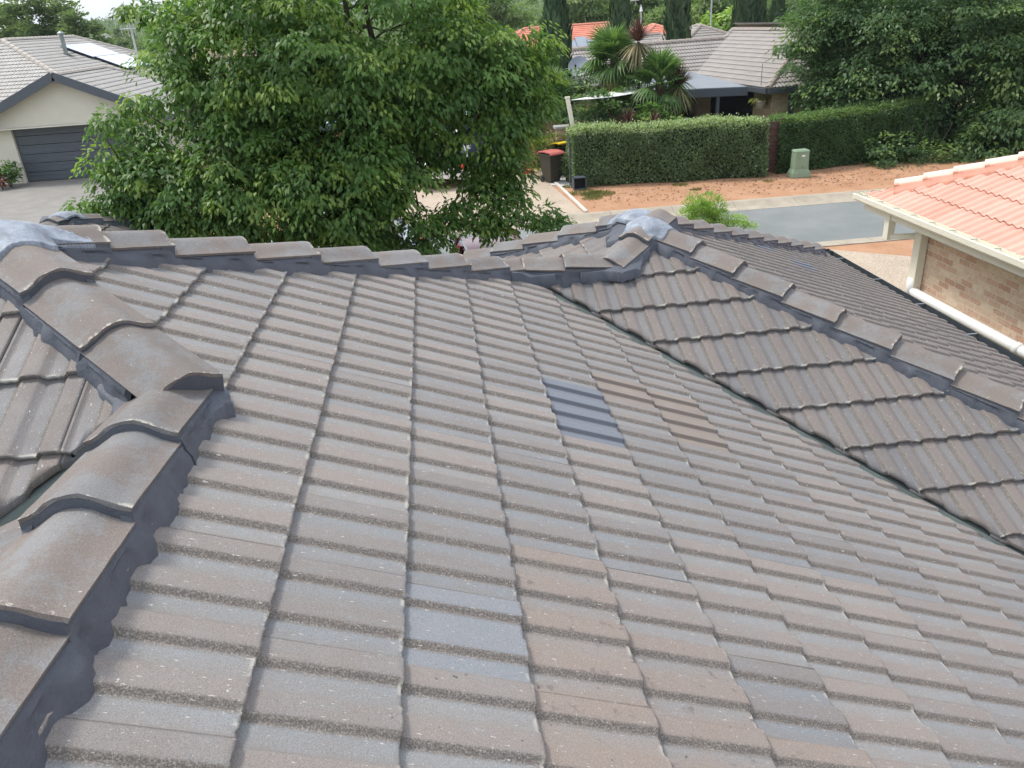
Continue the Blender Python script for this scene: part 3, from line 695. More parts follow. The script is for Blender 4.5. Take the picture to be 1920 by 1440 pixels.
def hill(name, x0, x1, y, prof, mat, depth=400, seed=1):
    rs = np.random.RandomState(seed); xs = np.linspace(x0, x1, 90); V = []; n = len(xs)
    hs = np.interp(xs, [p[0] for p in prof], [p[1] for p in prof]) + rs.randn(n) * (max(p[1] for p in prof) * .012)
    for r, (dy, k) in enumerate(((0, 0), (depth * .4, .6), (depth * .8, .93), (depth, 1.0), (depth * 1.6, .8))):
        V += [(x * (1 + dy / y), y + dy, GZ - 1 + (h - GZ) * k) for x, h in zip(xs, hs)]
    mb = MB().add(V, [(r * n + i, r * n + i + 1, (r + 1) * n + i + 1, (r + 1) * n + i) for r in range(4) for i in range(n - 1)])
    return tag(mb.build(name, mat, None, smooth=True), kind='structure')
def hill_mat(name, a, b):
    m = N(name); c = m.coord(); col = m.mix(m.ramp(m.noise(.02, 8, .75, c), .4, .6), a, b); return m.done(col, 1, 0)
M_H1 = hill_mat('wooded_hill', (.035, .05, .03), (.08, .09, .05)); M_H2 = hill_mat('far_wooded_hill', (.04, .055, .045), (.06, .075, .055))
hill('hill', -700, 500, 700, [(-700, 22), (-330, 20), (-270, 18), (-235, 15), (-200, 14), (0, 16), (500, 20)], M_H1, 300, 3)
hill('distant_hill', -3200, 2500, 3000, [(-3200, 40), (-1050, 42), (-960, 62), (-860, 66), (-760, 95), (-640, 130), (-400, 120), (2500, 90)], M_H2, 900, 4)

# ================================================================== RIGHT-HAND NEIGHBOUR
M_SALM = None
def salmon():
    m = N('salmon_clay_tile'); c = m.coord(); R, Z, SD, V = m.attr('tz'); a = m.noise(3, 5, .65, c); f = m.noise(160, 3, .6, c); g = m.noise(22, 5, .7, c)
    col = m.mix(R, (.58, .315, .235), (.66, .395, .31)); col = m.mix(m.ramp(a, .35, .7), m.mix(1, col, (.9, .86, .84), 'MULTIPLY'), col)
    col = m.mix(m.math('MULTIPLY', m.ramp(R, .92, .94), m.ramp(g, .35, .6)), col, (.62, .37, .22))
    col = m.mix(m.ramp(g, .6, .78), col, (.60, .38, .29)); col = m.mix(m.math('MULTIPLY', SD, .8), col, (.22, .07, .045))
    col = m.mix(1, col, m.ramp(f, .3, .7, (.88,) * 3 + (1,), (1.1,) * 3 + (1,)), 'MULTIPLY'); m.bump(f, .002, .5); return m.done(col, .6, .35)
M_SALM = salmon(); M_SALC = simple('salmon_ridge_cap', (.74, .52, .43), .65, .08, 5, 120, .002, .35); M_SALM_M = simple('salmon_bedding', (.56, .27, .19), .7, .1, 5, 60, .003, .3)
nb = empty('brick_neighbour_house', (9.5, 8.0, GZ), 'pink and cream speckled brick house with bright salmon tiled roof at the right edge', 'house')
XE, YE, ZE = 7.36, 11.36, -1.72
zn = lambda x: ZE + TP * (x - XE)
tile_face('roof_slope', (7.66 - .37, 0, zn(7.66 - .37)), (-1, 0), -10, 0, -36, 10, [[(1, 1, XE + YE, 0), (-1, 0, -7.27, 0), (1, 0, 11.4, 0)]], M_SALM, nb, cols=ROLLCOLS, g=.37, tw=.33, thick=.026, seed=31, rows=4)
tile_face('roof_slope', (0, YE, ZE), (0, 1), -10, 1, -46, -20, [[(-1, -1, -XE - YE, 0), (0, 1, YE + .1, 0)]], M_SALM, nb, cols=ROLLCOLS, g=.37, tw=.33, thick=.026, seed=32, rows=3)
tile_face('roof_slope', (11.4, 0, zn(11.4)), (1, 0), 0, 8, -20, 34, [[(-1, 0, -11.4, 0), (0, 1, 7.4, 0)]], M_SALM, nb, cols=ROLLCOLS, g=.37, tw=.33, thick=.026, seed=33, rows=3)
CPs = [(-.115, -.03), (-.075, .035), (-.06, .05), (-.03, .06), (0, .063), (.03, .06), (.06, .05), (.075, .035), (.115, -.03)]
capS = [cap_mesh('ridge_cap', seed=41, mat=M_SALC, profile=CPs, raise_=.03, L=.43)]
cap_line((XE + 4.1, YE - 4.1, ZE + TP * 4.1), (XE, YE, ZE), [5.94 * k_ / 14.6 for k_ in range(1, 15)][:14], nb, DH, capS, 0, mmat=M_SALM_M, raise_=.03, seed=42, mw=.19, lift=.035, Lc=.43)
gutter((7.27, 11.52, ZE - .02), (7.27, -2, ZE - .02), (-1, 0, 0), wd=.12, h=.1, mat=M_CREAMP, parent=nb, inner=M_GALV, brackets=.45)
gutter((11.6, 11.46, ZE - .02), (7.17, 11.46, ZE - .02), (0, 1, 0), wd=.12, h=.1, mat=M_CREAMP, parent=nb, inner=M_GALV)
MB().box((7.285, 4.65, ZE - .145), (.03, 13.4, .19)).build('fascia', M_CREAMP, nb)
MB().box((9.4, 11.3, ZE - .14), (4.2, .03, .19)).build('fascia', M_CREAMP, nb)
MB().box((7.46, 4.6, ZE - .20), (.32, 13.0, .012)).build('soffit', M_CREAM, nb)
WX = 7.65
MB().box((WX + 2.5, 4.2, (GZ + ZE - .21) / 2), (5.0, 12.4, ZE - .21 - GZ)).build('wall', M_BRICK_N, nb)
mb = MB(); mb.box((7.30, 10.62, ZE - .33), (.11, .13, .42)); mb.build('rainwater_head', M_CREAMP, nb, bevel=.008)
mb = MB(); mb.beam((7.30, 10.60, ZE - .50), (7.60, 10.30, ZE - .44), .07, .07); mb.build('offset_pipe', M_CREAMP, nb)
MB().box((WX - .07, 10.22, (GZ + .55 + ZE - .25) / 2 + .25), (.12, .17, -(GZ + .55) + ZE - .25 - .5)).build('downpipe', M_CREAMP, nb, bevel=.006)
pz = -2.98
mb = MB(); mb.tube([(WX - .09, 10.22, pz + .2), (WX - .09, 10.22, pz - .1)], [.085, .085], 16); mb.tube([(WX - .09, 10.22, pz + .04), (WX - .09, 10.12, pz - .0), (WX - .09, 10.0, pz + .0), (WX - .09, 7.7, pz + .02), (WX - .09, 2.0, pz + .03)], .07, 16)
for yy in (7.85, 4.6): mb.tube([(WX - .09, yy + .05, pz + .02), (WX - .09, yy - .05, pz + .02)], .08, 16)
mb.build('stormwater_pipe', M_WHITE, nb, smooth=True)

# ================================================================== FAR ROOFS (same tile machinery, coarse profile)
def far_tile(name, a, b, dark):
    m = N(name); c = m.coord(); R, Z, SD, V = m.attr('tz'); col = m.mix(R, a, b); col = m.mix(SD, col, dark)
    col = m.mix(1, col, m.ramp(m.noise(2, 4, .6, c), .3, .7, (.9,) * 3 + (1,), (1.06,) * 3 + (1,)), 'MULTIPLY'); return m.done(col, .5, .45)
M_FT1 = far_tile('pale_grey_beige_tile', (.34, .325, .29), (.38, .36, .325), (.12, .12, .11)); M_FC1 = simple('pale_ridge_cap', (.38, .345, .30), .7, .06, 3, 50, 0)
M_FT2 = far_tile('brown_grey_tile', (.245, .222, .2), (.285, .257, .23), (.06, .055, .05)); M_FC2 = simple('grey_brown_ridge_cap', (.30, .26, .225), .7, .06, 3, 50, 0)
M_FT3 = far_tile('orange_red_tile', (.52, .16, .09), (.60, .21, .13), (.25, .07, .04)); M_FC3 = simple('orange_ridge_cap', (.58, .24, .16), .7, .06, 3, 50, 0)
M_FT4 = far_tile('dull_brown_tile', (.24, .16, .115), (.28, .19, .14), (.1, .06, .05)); M_FC4 = simple('brown_ridge_cap', (.27, .18, .13), .7, .06, 3, 50, 0)

def far_face(parent, p, d, regs, mat, span=18, nco=24, seed=1, cols=WAVECOLS):
    """p: point on the plane (eave side fronts), d: downhill"""
    tile_face('roof_slope', p, d, -nco, 0, -int(span / .3), int(span / .3), [[(a, b, c, 0) for a, b, c in r] for r in regs], mat, parent, cols=cols, thick=.03, seed=seed, rows=3)
def ridge_line(parent, a, b, mat, w_=.11, lift=.05):
    a = Vector(a); b = Vector(b); d = b - a; L = d.length; n = max(1, int(L / .4)); l, dd_, u = frame(d); V = []; F = []
    for k in range(n):
        for s, e in ((k * L / n, 0), ((k + 1) * L / n + .01, .022)):
            V += [a + dd_ * s + l * x * w_ + u * (z * .06 + lift * .4 + e) for x, z in ((-1.25, -.9), (-.8, .4), (0, 1), (.8, .4), (1.25, -.9))]
        o_ = k * 10; F += [(o_ + i, o_ + i + 1, o_ + 6 + i, o_ + 5 + i) for i in range(4)]; F.append((o_ + 5, o_ + 6, o_ + 7, o_ + 8, o_ + 9))
    MB().add(V, F).build('ridge_capping', mat, parent)

# ---- left house with double garage
lh = empty('garage_house', (-15, 40, GZ), 'cream rendered house with pale tiled roof, grey gable and dark double garage door', 'house')
P1 = (-19.49, 43.0, 1.455); P2 = (-19.49, 51.5, 1.455); ez = -1.85; s_ = (P1[2] - ez) / TP; xe = P1[0] + s_; ys = P1[1] - s_
far_face(lh, (P1[0] + s_, 0, ez), (1, 0), [[(-1, 0, 19.49), (-1, -1, -(P1[0] + P1[1])), (-1, 1, P2[1] - P2[0]), (1, 0, -15.38)], [(-1, 0, 15.38), (1, -1, -57.46), (-1, 1, P2[1] - P2[0])]], M_FT1, 62, 26, 51)
far_face(lh, (0, P1[1] - s_, ez), (0, -1), [[(1, 1, P1[0] + P1[1]), (-1, 1, P1[1] - P1[0]), (0, -1, -ys), (1, -1, -54.24)]], M_FT1, 40, 26, 52)
far_face(lh, (P1[0] - s_, 0, ez), (-1, 0), [[(1, 0, -19.49), (1, -1, P1[0] - P1[1]), (1, 1, P2[1] + P2[0])]], M_FT1, 62, 26, 53)
far_face(lh, (0, P2[1] + s_, ez), (0, 1), [[(1, -1, P2[0] - P2[1]), (-1, -1, -(P2[0] + P2[1]))]], M_FT1, 40, 26, 54)
ridge_line(lh, P1, P2, M_FC1)
for sx, q, sy in ((1, P1, -1), (-1, P1, -1), (1, P2, 1), (-1, P2, 1)): ridge_line(lh, q, (q[0] + sx * s_, q[1] + sy * s_, ez), M_FC1)
GX, GY, GZr = -14.48, 35.4, .02; sg = (GZr - ez) / TP; YG2 = 41.2
far_face(lh, (GX + sg, 0, ez), (1, 0), [[(-1, 0, -GX), (0, -1, -GY), (-1, 1, YG2 - GX)]], M_FT1, 50, 14, 55)
far_face(lh, (GX - sg, 0, ez), (-1, 0), [[(1, 0, GX), (0, -1, -GY), (1, 1, YG2 + GX)]], M_FT1, 50, 14, 56)
far_face(lh, (0, YG2 + sg, ez), (0, 1), [[(1, -1, GX - YG2), (-1, -1, -(GX + YG2))]], M_FT1, 20, 14, 57)
ridge_line(lh, (GX, GY + .1, GZr), (GX, YG2, GZr), M_FC1); ridge_line(lh, (GX, YG2, GZr), (GX + sg, YG2 + sg, ez), M_FC1)
GL, GR = GX - sg, GX + sg
# barge boards
for sx in (-1, 1): MB().beam((GX + sx * .0, GY - .06, GZr - .06), (GX + sx * (sg + .1), GY - .06, ez - .10), .05, .34).build('barge_board', M_STEELG, lh)
# garage front wall with opening, gable infill
dx0, dx1, dtop = -16.97, -12.15, -1.93; wy = 35.85; wl, wr = GL + .45, GR - .45
def wallpoly(pts, th=.22): return MB().prism([(x, wy, z) for x, z in pts], (0, 0, 0), (0, th, 0))
gz_ = lambda x: GZr - .12 - abs(x - GX) * TP
wallpoly([(wl, GZ), (dx0, GZ), (dx0, gz_(dx0)), (wl, gz_(wl))]).build('wall', M_CREAM, lh)
wallpoly([(dx1, GZ), (wr, GZ), (wr, gz_(wr)), (dx1, gz_(dx1))]).build('wall', M_CREAM, lh)
wallpoly([(dx0, dtop), (dx1, dtop), (dx1, gz_(dx1)), (GX, GZr - .12), (dx0, gz_(dx0))]).build('wall', M_CREAM, lh)
mb = MB(); mb.box((wl + .1, 43, GZ + 1.17), (.2, 14, 2.34)); mb.box((xe - .5, 47, GZ + 1.17), (.2, 18, 2.34)); mb.box((wr - .1, 38, GZ + 1.17), (.2, 4.2, 2.34)); mb.box(((wl + xe) / 2, 55.5, GZ + 1.17), (xe - wl, .2, 2.34)); mb.box((-23.5, 36.6, GZ + 1.17), (9, .2, 2.34)); mb.build('wall', M_CREAM, lh)
MB().box((GX, 36.5, ez - .1), (2 * sg, 2.2, .03)).build('soffit', M_CREAM, lh)
gd = empty('garage_door', (0, 0, 0), None, None); gd.parent = lh
mb = MB(); n = 6; zz = np.linspace(GZ + .02, dtop, n + 1)
for a, b in zip(zz, zz[1:]):
    mb.box(((dx0 + dx1) / 2, wy + .17, (a + b) / 2), (dx1 - dx0, .05, b - a - .022)); mb.box(((dx0 + dx1) / 2, wy + .135, (a + b) / 2 + .09), (dx1 - dx0 - .1, .02, .05)); mb.box(((dx0 + dx1) / 2, wy + .135, (a + b) / 2 - .09), (dx1 - dx0 - .1, .02, .05))
bpy.data.objects.remove(gd); mb.build('garage_door', M_STEELG, lh)
eplane = lambda x: P1[2] - (x - P1[0]) * TP
# solar panels lying on the east face
fr0 = None
for r, (xa, y0_, nn) in enumerate(((-18.25, 46.3, 4), (-16.75, 46.6, 4))):
    for k in range(nn):
        ya = y0_ + k * 1.03; g_ = MB(); g_.add([(xa, ya, eplane(xa) + .16), (xa + 1.46, ya, eplane(xa + 1.46) + .16), (xa + 1.46, ya + 1, eplane(xa + 1.46) + .16), (xa, ya + 1, eplane(xa) + .16)], [(0, 1, 2, 3)])
        f_ = MB(); f_.prism([(xa - .01, ya - .01, eplane(xa) + .15), (xa + 1.47, ya - .01, eplane(xa + 1.47) + .15), (xa + 1.47, ya + 1.01, eplane(xa + 1.47) + .15), (xa - .01, ya + 1.01, eplane(xa) + .15)], (0, 0, 0), (0, 0, -.05))
        sp_ = f_.build('solar_panel', M_PANELF, lh); g_.build('glass', M_PANEL, sp_)
vx, vy = -17.6, 45.1
v0 = at(152, 112, 43.6); vz = float(v0[2]) + .0
mb = MB(); vz = eplane(vx); mb.tube([(vx, vy, vz - .1), (vx, vy, vz + .95)], .1, 12); mb.tube([(vx, vy, vz + .92), (vx, vy, vz + 1.0), (vx, vy, vz + 1.08)], [.17, .17, .05], 12); mb.box((vx + .05, vy, vz + .02), (.5, .5, .03)); mb.build('vent_pipe', M_GALV, lh, smooth=False)
def antenna(x, y, z, h, parent=None, name='tv_antenna', sc=1.0, arms=((0, .9, 7),)):
    mb = MB(); mb.tube([(x, y, z), (x, y, z + h)], .03 * sc, 6)
    for dz, L, nn in arms:
        zt = z + h - dz; mb.tube([(x - L * .5, y - L * .25, zt), (x + L * .5, y + L * .25, zt)], .018 * sc, 5)
        for k in range(nn):
            t_ = (k / (nn - 1) - .5); px_, py_ = x + L * t_, y + L * .5 * t_; e = .35 * sc * (1 - .3 * abs(t_)); mb.tube([(px_ + e * .2, py_ - e, zt), (px_ - e * .2, py_ + e, zt)], .012 * sc, 4)
            mb.tube([(px_, py_, zt - e * .6), (px_, py_, zt + e * .6)], .01 * sc, 4)
    return mb.build(name, simple('antenna_metal', (.5, .5, .5), .4, .05, 3, 20, 0, .5, .5), parent)
antenna(-15.4, 49.0, eplane(-15.4), 2.5, lh, 'tv_antenna', 1.9, arms=((0, 1.3, 6), (.5, .9, 4)))

# ---- right-centre back house (axes turned a little)
bh = empty('hedge_house', (14, 36, GZ), 'tan brick house with brown grey tiled roof and dark verandah behind the tall hedge', 'house')
fy = np.array([-.13, .9915]); fx = np.array([.9915, .13]); I_ = np.array([12.23, 35.97]); C1 = np.array([13.08, 29.5]); BZ = -1.9
def reg(*hp):
    """half planes given as (point, normal) keep side: n.(p-P)<=0"""
    return [(n_[0], n_[1], float(n_ @ p_)) for p_, n_ in hp]
vd = fx + fy; nv_ = np.array([vd[1], -vd[0]])
hd = fx + fy; wingR = C1 + hd * 3.9; wr2 = C1 + fy * 30
# west face of the wing (falls along -fx)
far_face(bh, (C1[0], C1[1], BZ), -fx, [reg((C1, -fx), (C1, np.array([hd[1], -hd[0]])), (I_, np.array([-vd[1], vd[0]])), (wingR, fx)), ], M_FT2, 24, 22, 61)
# front hip end of the wing
far_face(bh, (C1[0], C1[1], BZ), -fy, [reg((C1, -fy), (C1, np.array([-hd[1], hd[0]])), (C1 + fx * 7.8, np.array([(fx - fy)[1], -(fx - fy)[0]]) * -1))], M_FT2, 24, 22, 62)
# main body front slope (falls along -fy) left of the valley
far_face(bh, (I_[0], I_[1], BZ), -fy, [reg((I_, -fy), (I_, nv_), (I_ + fy * 3.15, fy), (I_ - fx * 7.7, np.array([-(fx + fy)[1], (fx + fy)[0]])))], M_FT2, 30, 22, 63)
RZ = BZ + 3.15 * TP; WZ = BZ + 3.9 * TP
ra = I_ - fx * (7.7 - 3.15) + fy * 3.15; rb = I_ + fx * 3.15 + fy * 3.15
ridge_line(bh, (rb[0], rb[1], RZ), (ra[0], ra[1], RZ), M_FC2)
ridge_line(bh, (ra[0], ra[1], RZ), ((I_ - fx * 7.7)[0], (I_ - fx * 7.7)[1], BZ), M_FC2)
ridge_line(bh, (wingR[0], wingR[1], WZ), (C1[0], C1[1], BZ), M_FC2)
wb_ = I_ + hd * 3.9
ridge_line(bh, (wb_[0], wb_[1], WZ), (wingR[0], wingR[1], WZ), M_FC2); ridge_line(bh, (wb_[0], wb_[1], WZ), (rb[0], rb[1], RZ), M_FC2)
far_face(bh, (wingR[0] + fx[0] * 4.5, wingR[1] + fx[1] * 3.9, BZ), fx, [reg((wingR, -fx), (wb_, fy), (C1 + fx * 7.8, np.array([(fx - fy)[1], -(fx - fy)[0]]) * 1))], M_FT2, 34, 22, 64)
far_face(bh, (I_[0] + fy[0] * 6.3, I_[1] + fy[1] * 6.3, BZ), fy, [reg((ra, -fy), (I_ + fx * 3.15, fx), (ra, -(fx + fy)))], M_FT2, 16, 16, 65)
ang = math.atan2(fx[1], fx[0])
def lbox(mb_, o, sx, sy, z0, z1, ix=0, iy=0):
    c_ = o + fx * (ix + sx / 2) + fy * (iy + sy / 2); return mb_.box((c_[0], c_[1], (z0 + z1) / 2), (sx, sy, z1 - z0), ang)
mb = MB(); lbox(mb, C1, 6.9, 14, GZ, BZ - .12, .5, .5); lbox(mb, I_, 7.2, 5.1, GZ, BZ - .12, -7.2, .6); mb.build('wall', M_BRICK_T, bh)
mb = MB(); lbox(mb, C1, 7.8, .12, BZ - .2, BZ - .03, 0, -.1); lbox(mb, C1, .12, 6.6, BZ - .2, BZ - .03, -.1, 0); mb.build('gutter', M_GUTTER, bh)
dp = C1 + fx * 1.25 + fy * .42; MB().box((dp[0], dp[1], (GZ + BZ) / 2 - .1), (.16, .12, BZ - GZ - .2), ang).build('downpipe', M_GUTTER, bh)
dw = C1 + fx * .5 + fy * 1.2
# verandah: flat metal roof, fascia beam, posts, dark sheets standing in for the shade behind
v1 = np.array([7.6, 32.6]); v2 = at(1400, 160, 30.9)[:2]; vz_ = -1.98
va = at(1285, 172, 31.6); vb = at(1402, 158, 30.9)
vl = va[:2] + (va[:2] - vb[:2]) / np.linalg.norm(va[:2] - vb[:2]) * 1.2; vr_ = vb[:2]
b1 = vl + fy * 5.2; b2 = np.array([C1[0] - .1, 0]) ; b2 = vr_ + fy * 5.0
MB().prism([(vl[0], vl[1], vz_), (vr_[0], vr_[1], vz_), (b2[0], b2[1], vz_ + .28), (b1[0], b1[1], vz_ + .28)], (0, 0, 0), (0, 0, .05)).build('verandah_roof', simple('blue_grey_sheet_metal', (.16, .18, .2), .45, .08, 2, 50, 0, .5), bh)
MB().beam((vl[0], vl[1] - .04, vz_ - .12), (vr_[0], vr_[1] - .04, vz_ - .12), .08, .30).build('fascia_beam', M_STEELG, bh)
for q in (vl * .93 + vr_ * .07, vl * .3 + vr_ * .7): MB().box((q[0], q[1] + .1, (GZ + vz_) / 2 - .1), (.12, .12, vz_ - GZ - .2)).build('verandah_post', M_STEELG, bh)
mb = MB(); lbox(mb, I_, 4.4, .1, GZ, BZ - .15, -4.2, .52); mb.build('dark_glass_pane', M_GLASS, bh)  # wide dark glass sheet standing in for the shade under the verandah
mb = MB(); lbox(mb, C1, .06, 3.6, GZ + .1, BZ - .2, .45, 1.9); mb.build('dark_glass_pane', M_GLASS, bh)  # second dark sheet, added to paint verandah shade onto the wing wall
# house number free, small hanging fern against the wing wall

# ================================================================== VEGETATION
def leafmesh(name, P, Dr, Nm, L, W, A, mat, parent, fold=.18):
    """one folded kite per leaf: P base, Dr unit direction, Nm rough normal"""
    Sd = np.cross(Dr, Nm); Sd /= np.linalg.norm(Sd, axis=1)[:, None] + 1e-9; Up = np.cross(Sd, Dr)
    L = L[:, None]; W = W[:, None]
    v0 = P; v1 = P + Dr * L * .42 + Sd * W * .5 + Up * W * fold; v2 = P + Dr * L - Up * L * .16; v3 = P + Dr * L * .42 - Sd * W * .5 + Up * W * fold
    V = np.stack([v0, v1, v2, v3], 1).reshape(-1, 3); n = len(P); F = np.arange(4 * n).reshape(n, 4); AA = np.repeat(A, 4, axis=0)
    return npmesh(name, V, F, mat, parent, {'lf': AA})

def unit(a): return a / (np.linalg.norm(a, axis=1)[:, None] + 1e-9)
def crown(name, blobs, mat, parent, dens=6.0, per=34, r=.36, L=.13, W=.065, droop=.55, seed=1, inner=.25, young=.1, flat=.35, out=.5, jitter=.28, updir=0.0, hollow=0):
    """blobs: (x,y,z,rx,ry,rz). dens: sprays per square metre of shell"""
    rs = np.random.RandomState(seed); Cs = []; Os = []
    for b in blobs:
        c = np.array(b[:3], float); R = np.array(b[3:6], float); p = 1.6
        area = 4 * math.pi * (((R[0] * R[1]) ** p + (R[0] * R[2]) ** p + (R[1] * R[2]) ** p) / 3) ** (1 / p)
        n = max(7, int(area * dens)); u = unit(rs.randn(n, 3)); k = rs.uniform(.72, 1.08, n); ni = int(n * inner); k[:ni] = rs.uniform(.2, .75, ni)
        Cs.append(c + u * R * k[:, None] * (1 + rs.randn(n, 1) * .05)); Os.append(unit(u / R))
    C = np.concatenate(Cs); O = np.concatenate(Os)
    if hollow:
        f = 2.1 / hollow; fld = np.sin(C[:, 0] * f + 1.3 * np.sin(C[:, 2] * f * .8 + seed)) + np.sin(C[:, 1] * f * .9 + 2) + np.sin(C[:, 2] * f * 1.5 + np.sin(C[:, 0] * f * .7)); keep = fld + rs.randn(len(C)) * .35 > -1.0; C = C[keep]; O = O[keep]
    n = len(C)
    sg = rs.rand(n); sy = rs.rand(n); rr = r * rs.uniform(.6, 1.35, n)
    C = np.repeat(C, per, 0); O = np.repeat(O, per, 0); G = np.repeat(sg, per); Y = np.repeat(sy, per); RR = np.repeat(rr, per); m = len(C)
    a = rs.uniform(0, 2 * math.pi, m); q = np.sqrt(rs.rand(m)); dx = np.cos(a) * q; dy = np.sin(a) * q
    P = C + np.column_stack([dx * RR, dy * RR, (-droop * q ** 2 + rs.randn(m) * flat * .5) * RR])
    Dr = unit(np.column_stack([dx, dy, -droop * q * 1.3 + updir]) + O * out + rs.randn(m, 3) * jitter)
    Nm = unit(np.column_stack([np.zeros(m), np.zeros(m), np.ones(m)]) + O * .5 + rs.randn(m, 3) * .35)
    l = L * rs.uniform(.7, 1.3, m); w_ = W * rs.uniform(.75, 1.25, m)
    A = np.column_stack([np.clip(.5 * rs.rand(m) + .5 * G, 0, 1), rs.rand(m) * .4 + G * .6, np.where(Y < young, .95, .3), np.ones(m)])
    return leafmesh(name, P, Dr, Nm, l, w_, A, mat, parent)

ML_MAPLE = leaf_material('fresh_green_leaf', (.075, .16, .04), (.15, .27, .07), (.28, .40, .09), .42)
ML_DARK = leaf_material('deep_green_leaf', (.062, .12, .05), (.115, .20, .078), (.22, .32, .1), .4)
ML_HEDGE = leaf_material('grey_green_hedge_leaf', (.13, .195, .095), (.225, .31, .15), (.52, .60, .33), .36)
ML_CYP = leaf_material('cypress_scale_leaf', (.06, .105, .06), (.12, .18, .1), None, .2, .7, .15)
ML_LIGHT = leaf_material('pale_green_leaf', (.09, .15, .05), (.16, .23, .08), (.24, .32, .1), .32)
ML_LIME = leaf_material('lime_green_leaf', (.22, .36, .08), (.36, .52, .15), (.45, .56, .2), .42)
ML_YEL = leaf_material('yellow_green_leaf', (.07, .11, .025), (.16, .2, .04), (.36, .34, .05), .3)
ML_FAR = leaf_material('distant_olive_leaf', (.12, .175, .09), (.21, .29, .14), (.26, .33, .15), .38, .7, .1)
ML_BG = leaf_material('distant_bright_leaf', (.14, .21, .09), (.27, .37, .16), (.3, .4, .16), .42, .7, .1)
ML_PALM = leaf_material('palm_green_leaf', (.085, .16, .055), (.17, .28, .09), (.3, .27, .06), .32)
ML_PALMD = leaf_material('dry_palm_leaf', (.22, .17, .06), (.34, .28, .10), None, .2)
ML_RED = leaf_material('burgundy_leaf', (.07, .03, .03), (.15, .065, .06), (.25, .12, .08), .2)
ML_STRAW = leaf_material('straw_leaf', (.18, .15, .08), (.32, .27, .15), None, .2)
ML_PINK = leaf_material('red_shrub_leaf', (.16, .04, .035), (.3, .1, .08), None, .3)

def B(px, py, rpx, y, ex=1.0, ez_=1.0, dyr=1.0):
    p = at(px, py, y); sc = float((p - CAM) @ CF) / FPX; r = rpx * sc
    return (p[0], p[1], p[2], r * ex, r * dyr, r * ez_)
def limb(mb, a, b, r0, r1, seed=0, n=6, wob=.12, sag=.0):
    rs = np.random.RandomState(seed); a = np.array(a, float); b = np.array(b, float); L = np.linalg.norm(b - a); pts = []
    for k in range(n + 1):
        t = k / n; p = a + (b - a) * t + (rs.randn(3) * wob * L * .25 * math.sin(math.pi * t)); p[2] += sag * math.sin(math.pi * t) * L; pts.append(tuple(p))
    mb.tube(pts, [r0 + (r1 - r0) * (k / n) ** .8 for k in range(n + 1)], 7); return pts

# ---- the big street tree in front
bt = empty('street_tree', (-.9, 13.6, GZ), 'very large fresh green street tree filling the upper left centre, branches drooping over the road', 'tree')
bb = [B(640, 40, 290, 13.8, 1, .8), B(470, 130, 175, 13.3), B(820, 120, 165, 13.4), B(640, 200, 180, 13.2), B(400, 60, 85, 13.6), B(352, 150, 48, 13.2, 1, .8),
      B(305, 258, 60, 12.9), B(210, 305, 42, 12.6), B(255, 340, 62, 12.6), B(345, 330, 95, 12.6), B(480, 330, 120, 12.3), B(630, 330, 125, 12.2), B(735, 280, 88, 12.6),
      B(905, 110, 95, 13.4), B(960, 60, 70, 13.4), B(985, 130, 50, 13.3), B(950, 200, 62, 13.1), B(905, 190, 70, 13.1), B(1010, 190, 24, 13.1), B(935, 215, 62, 13.0), B(865, 250, 62, 13), B(890, 320, 28, 12.9), B(930, 345, 30, 12.8), B(985, 375, 26, 12.6), B(1018, 398, 24, 12.5, 1.5, .7), B(1040, 408, 13, 12.5, 1.4, .7), B(960, 300, 36, 12.9),
      B(850, 385, 27, 12.5), B(910, 400, 26, 12.4), B(905, 350, 20, 12.6), B(965, 365, 22, 12.6), B(940, 395, 20, 12.5), B(830, 420, 22, 12.2), B(925, 425, 14, 12.4), B(700, 400, 60, 12.2), B(775, 415, 36, 12.1), B(815, 440, 24, 12, 1.4, .6), B(690, 450, 36, 12), B(755, 452, 26, 12), B(790, 462, 16, 12, 1.4, .7),
      B(165, 382, 24, 12.4, 1.4, .7), B(215, 392, 32, 12.4), B(300, 400, 44, 12.4), B(425, 400, 40, 12.2), B(455, 420, 28, 12.1), B(560, 400, 50, 12), B(640, 430, 42, 12),
      B(355, 415, 26, 12.2), B(205, 215, 24, 12.9), B(255, 180, 20, 13), B(300, 20, 26, 13.6, 1.6, .6), B(255, 5, 16, 13.6, 1.6, .6), B(350, 62, 30, 13.6), B(905, 410, 20, 12.4, 1.6, .8)]
crown('crown', bb, ML_MAPLE, bt, dens=15, per=44, r=.26, L=.1, W=.05, droop=.8, seed=21, inner=.28, young=.24, out=.5, hollow=.75, flat=.2)
mb = MB(); base = np.array([-.9, 13.6, GZ - .1]); fork = np.array(at(650, 330, 13.7)); limb(mb, base, fork, .24, .19, 1, 5, .05)
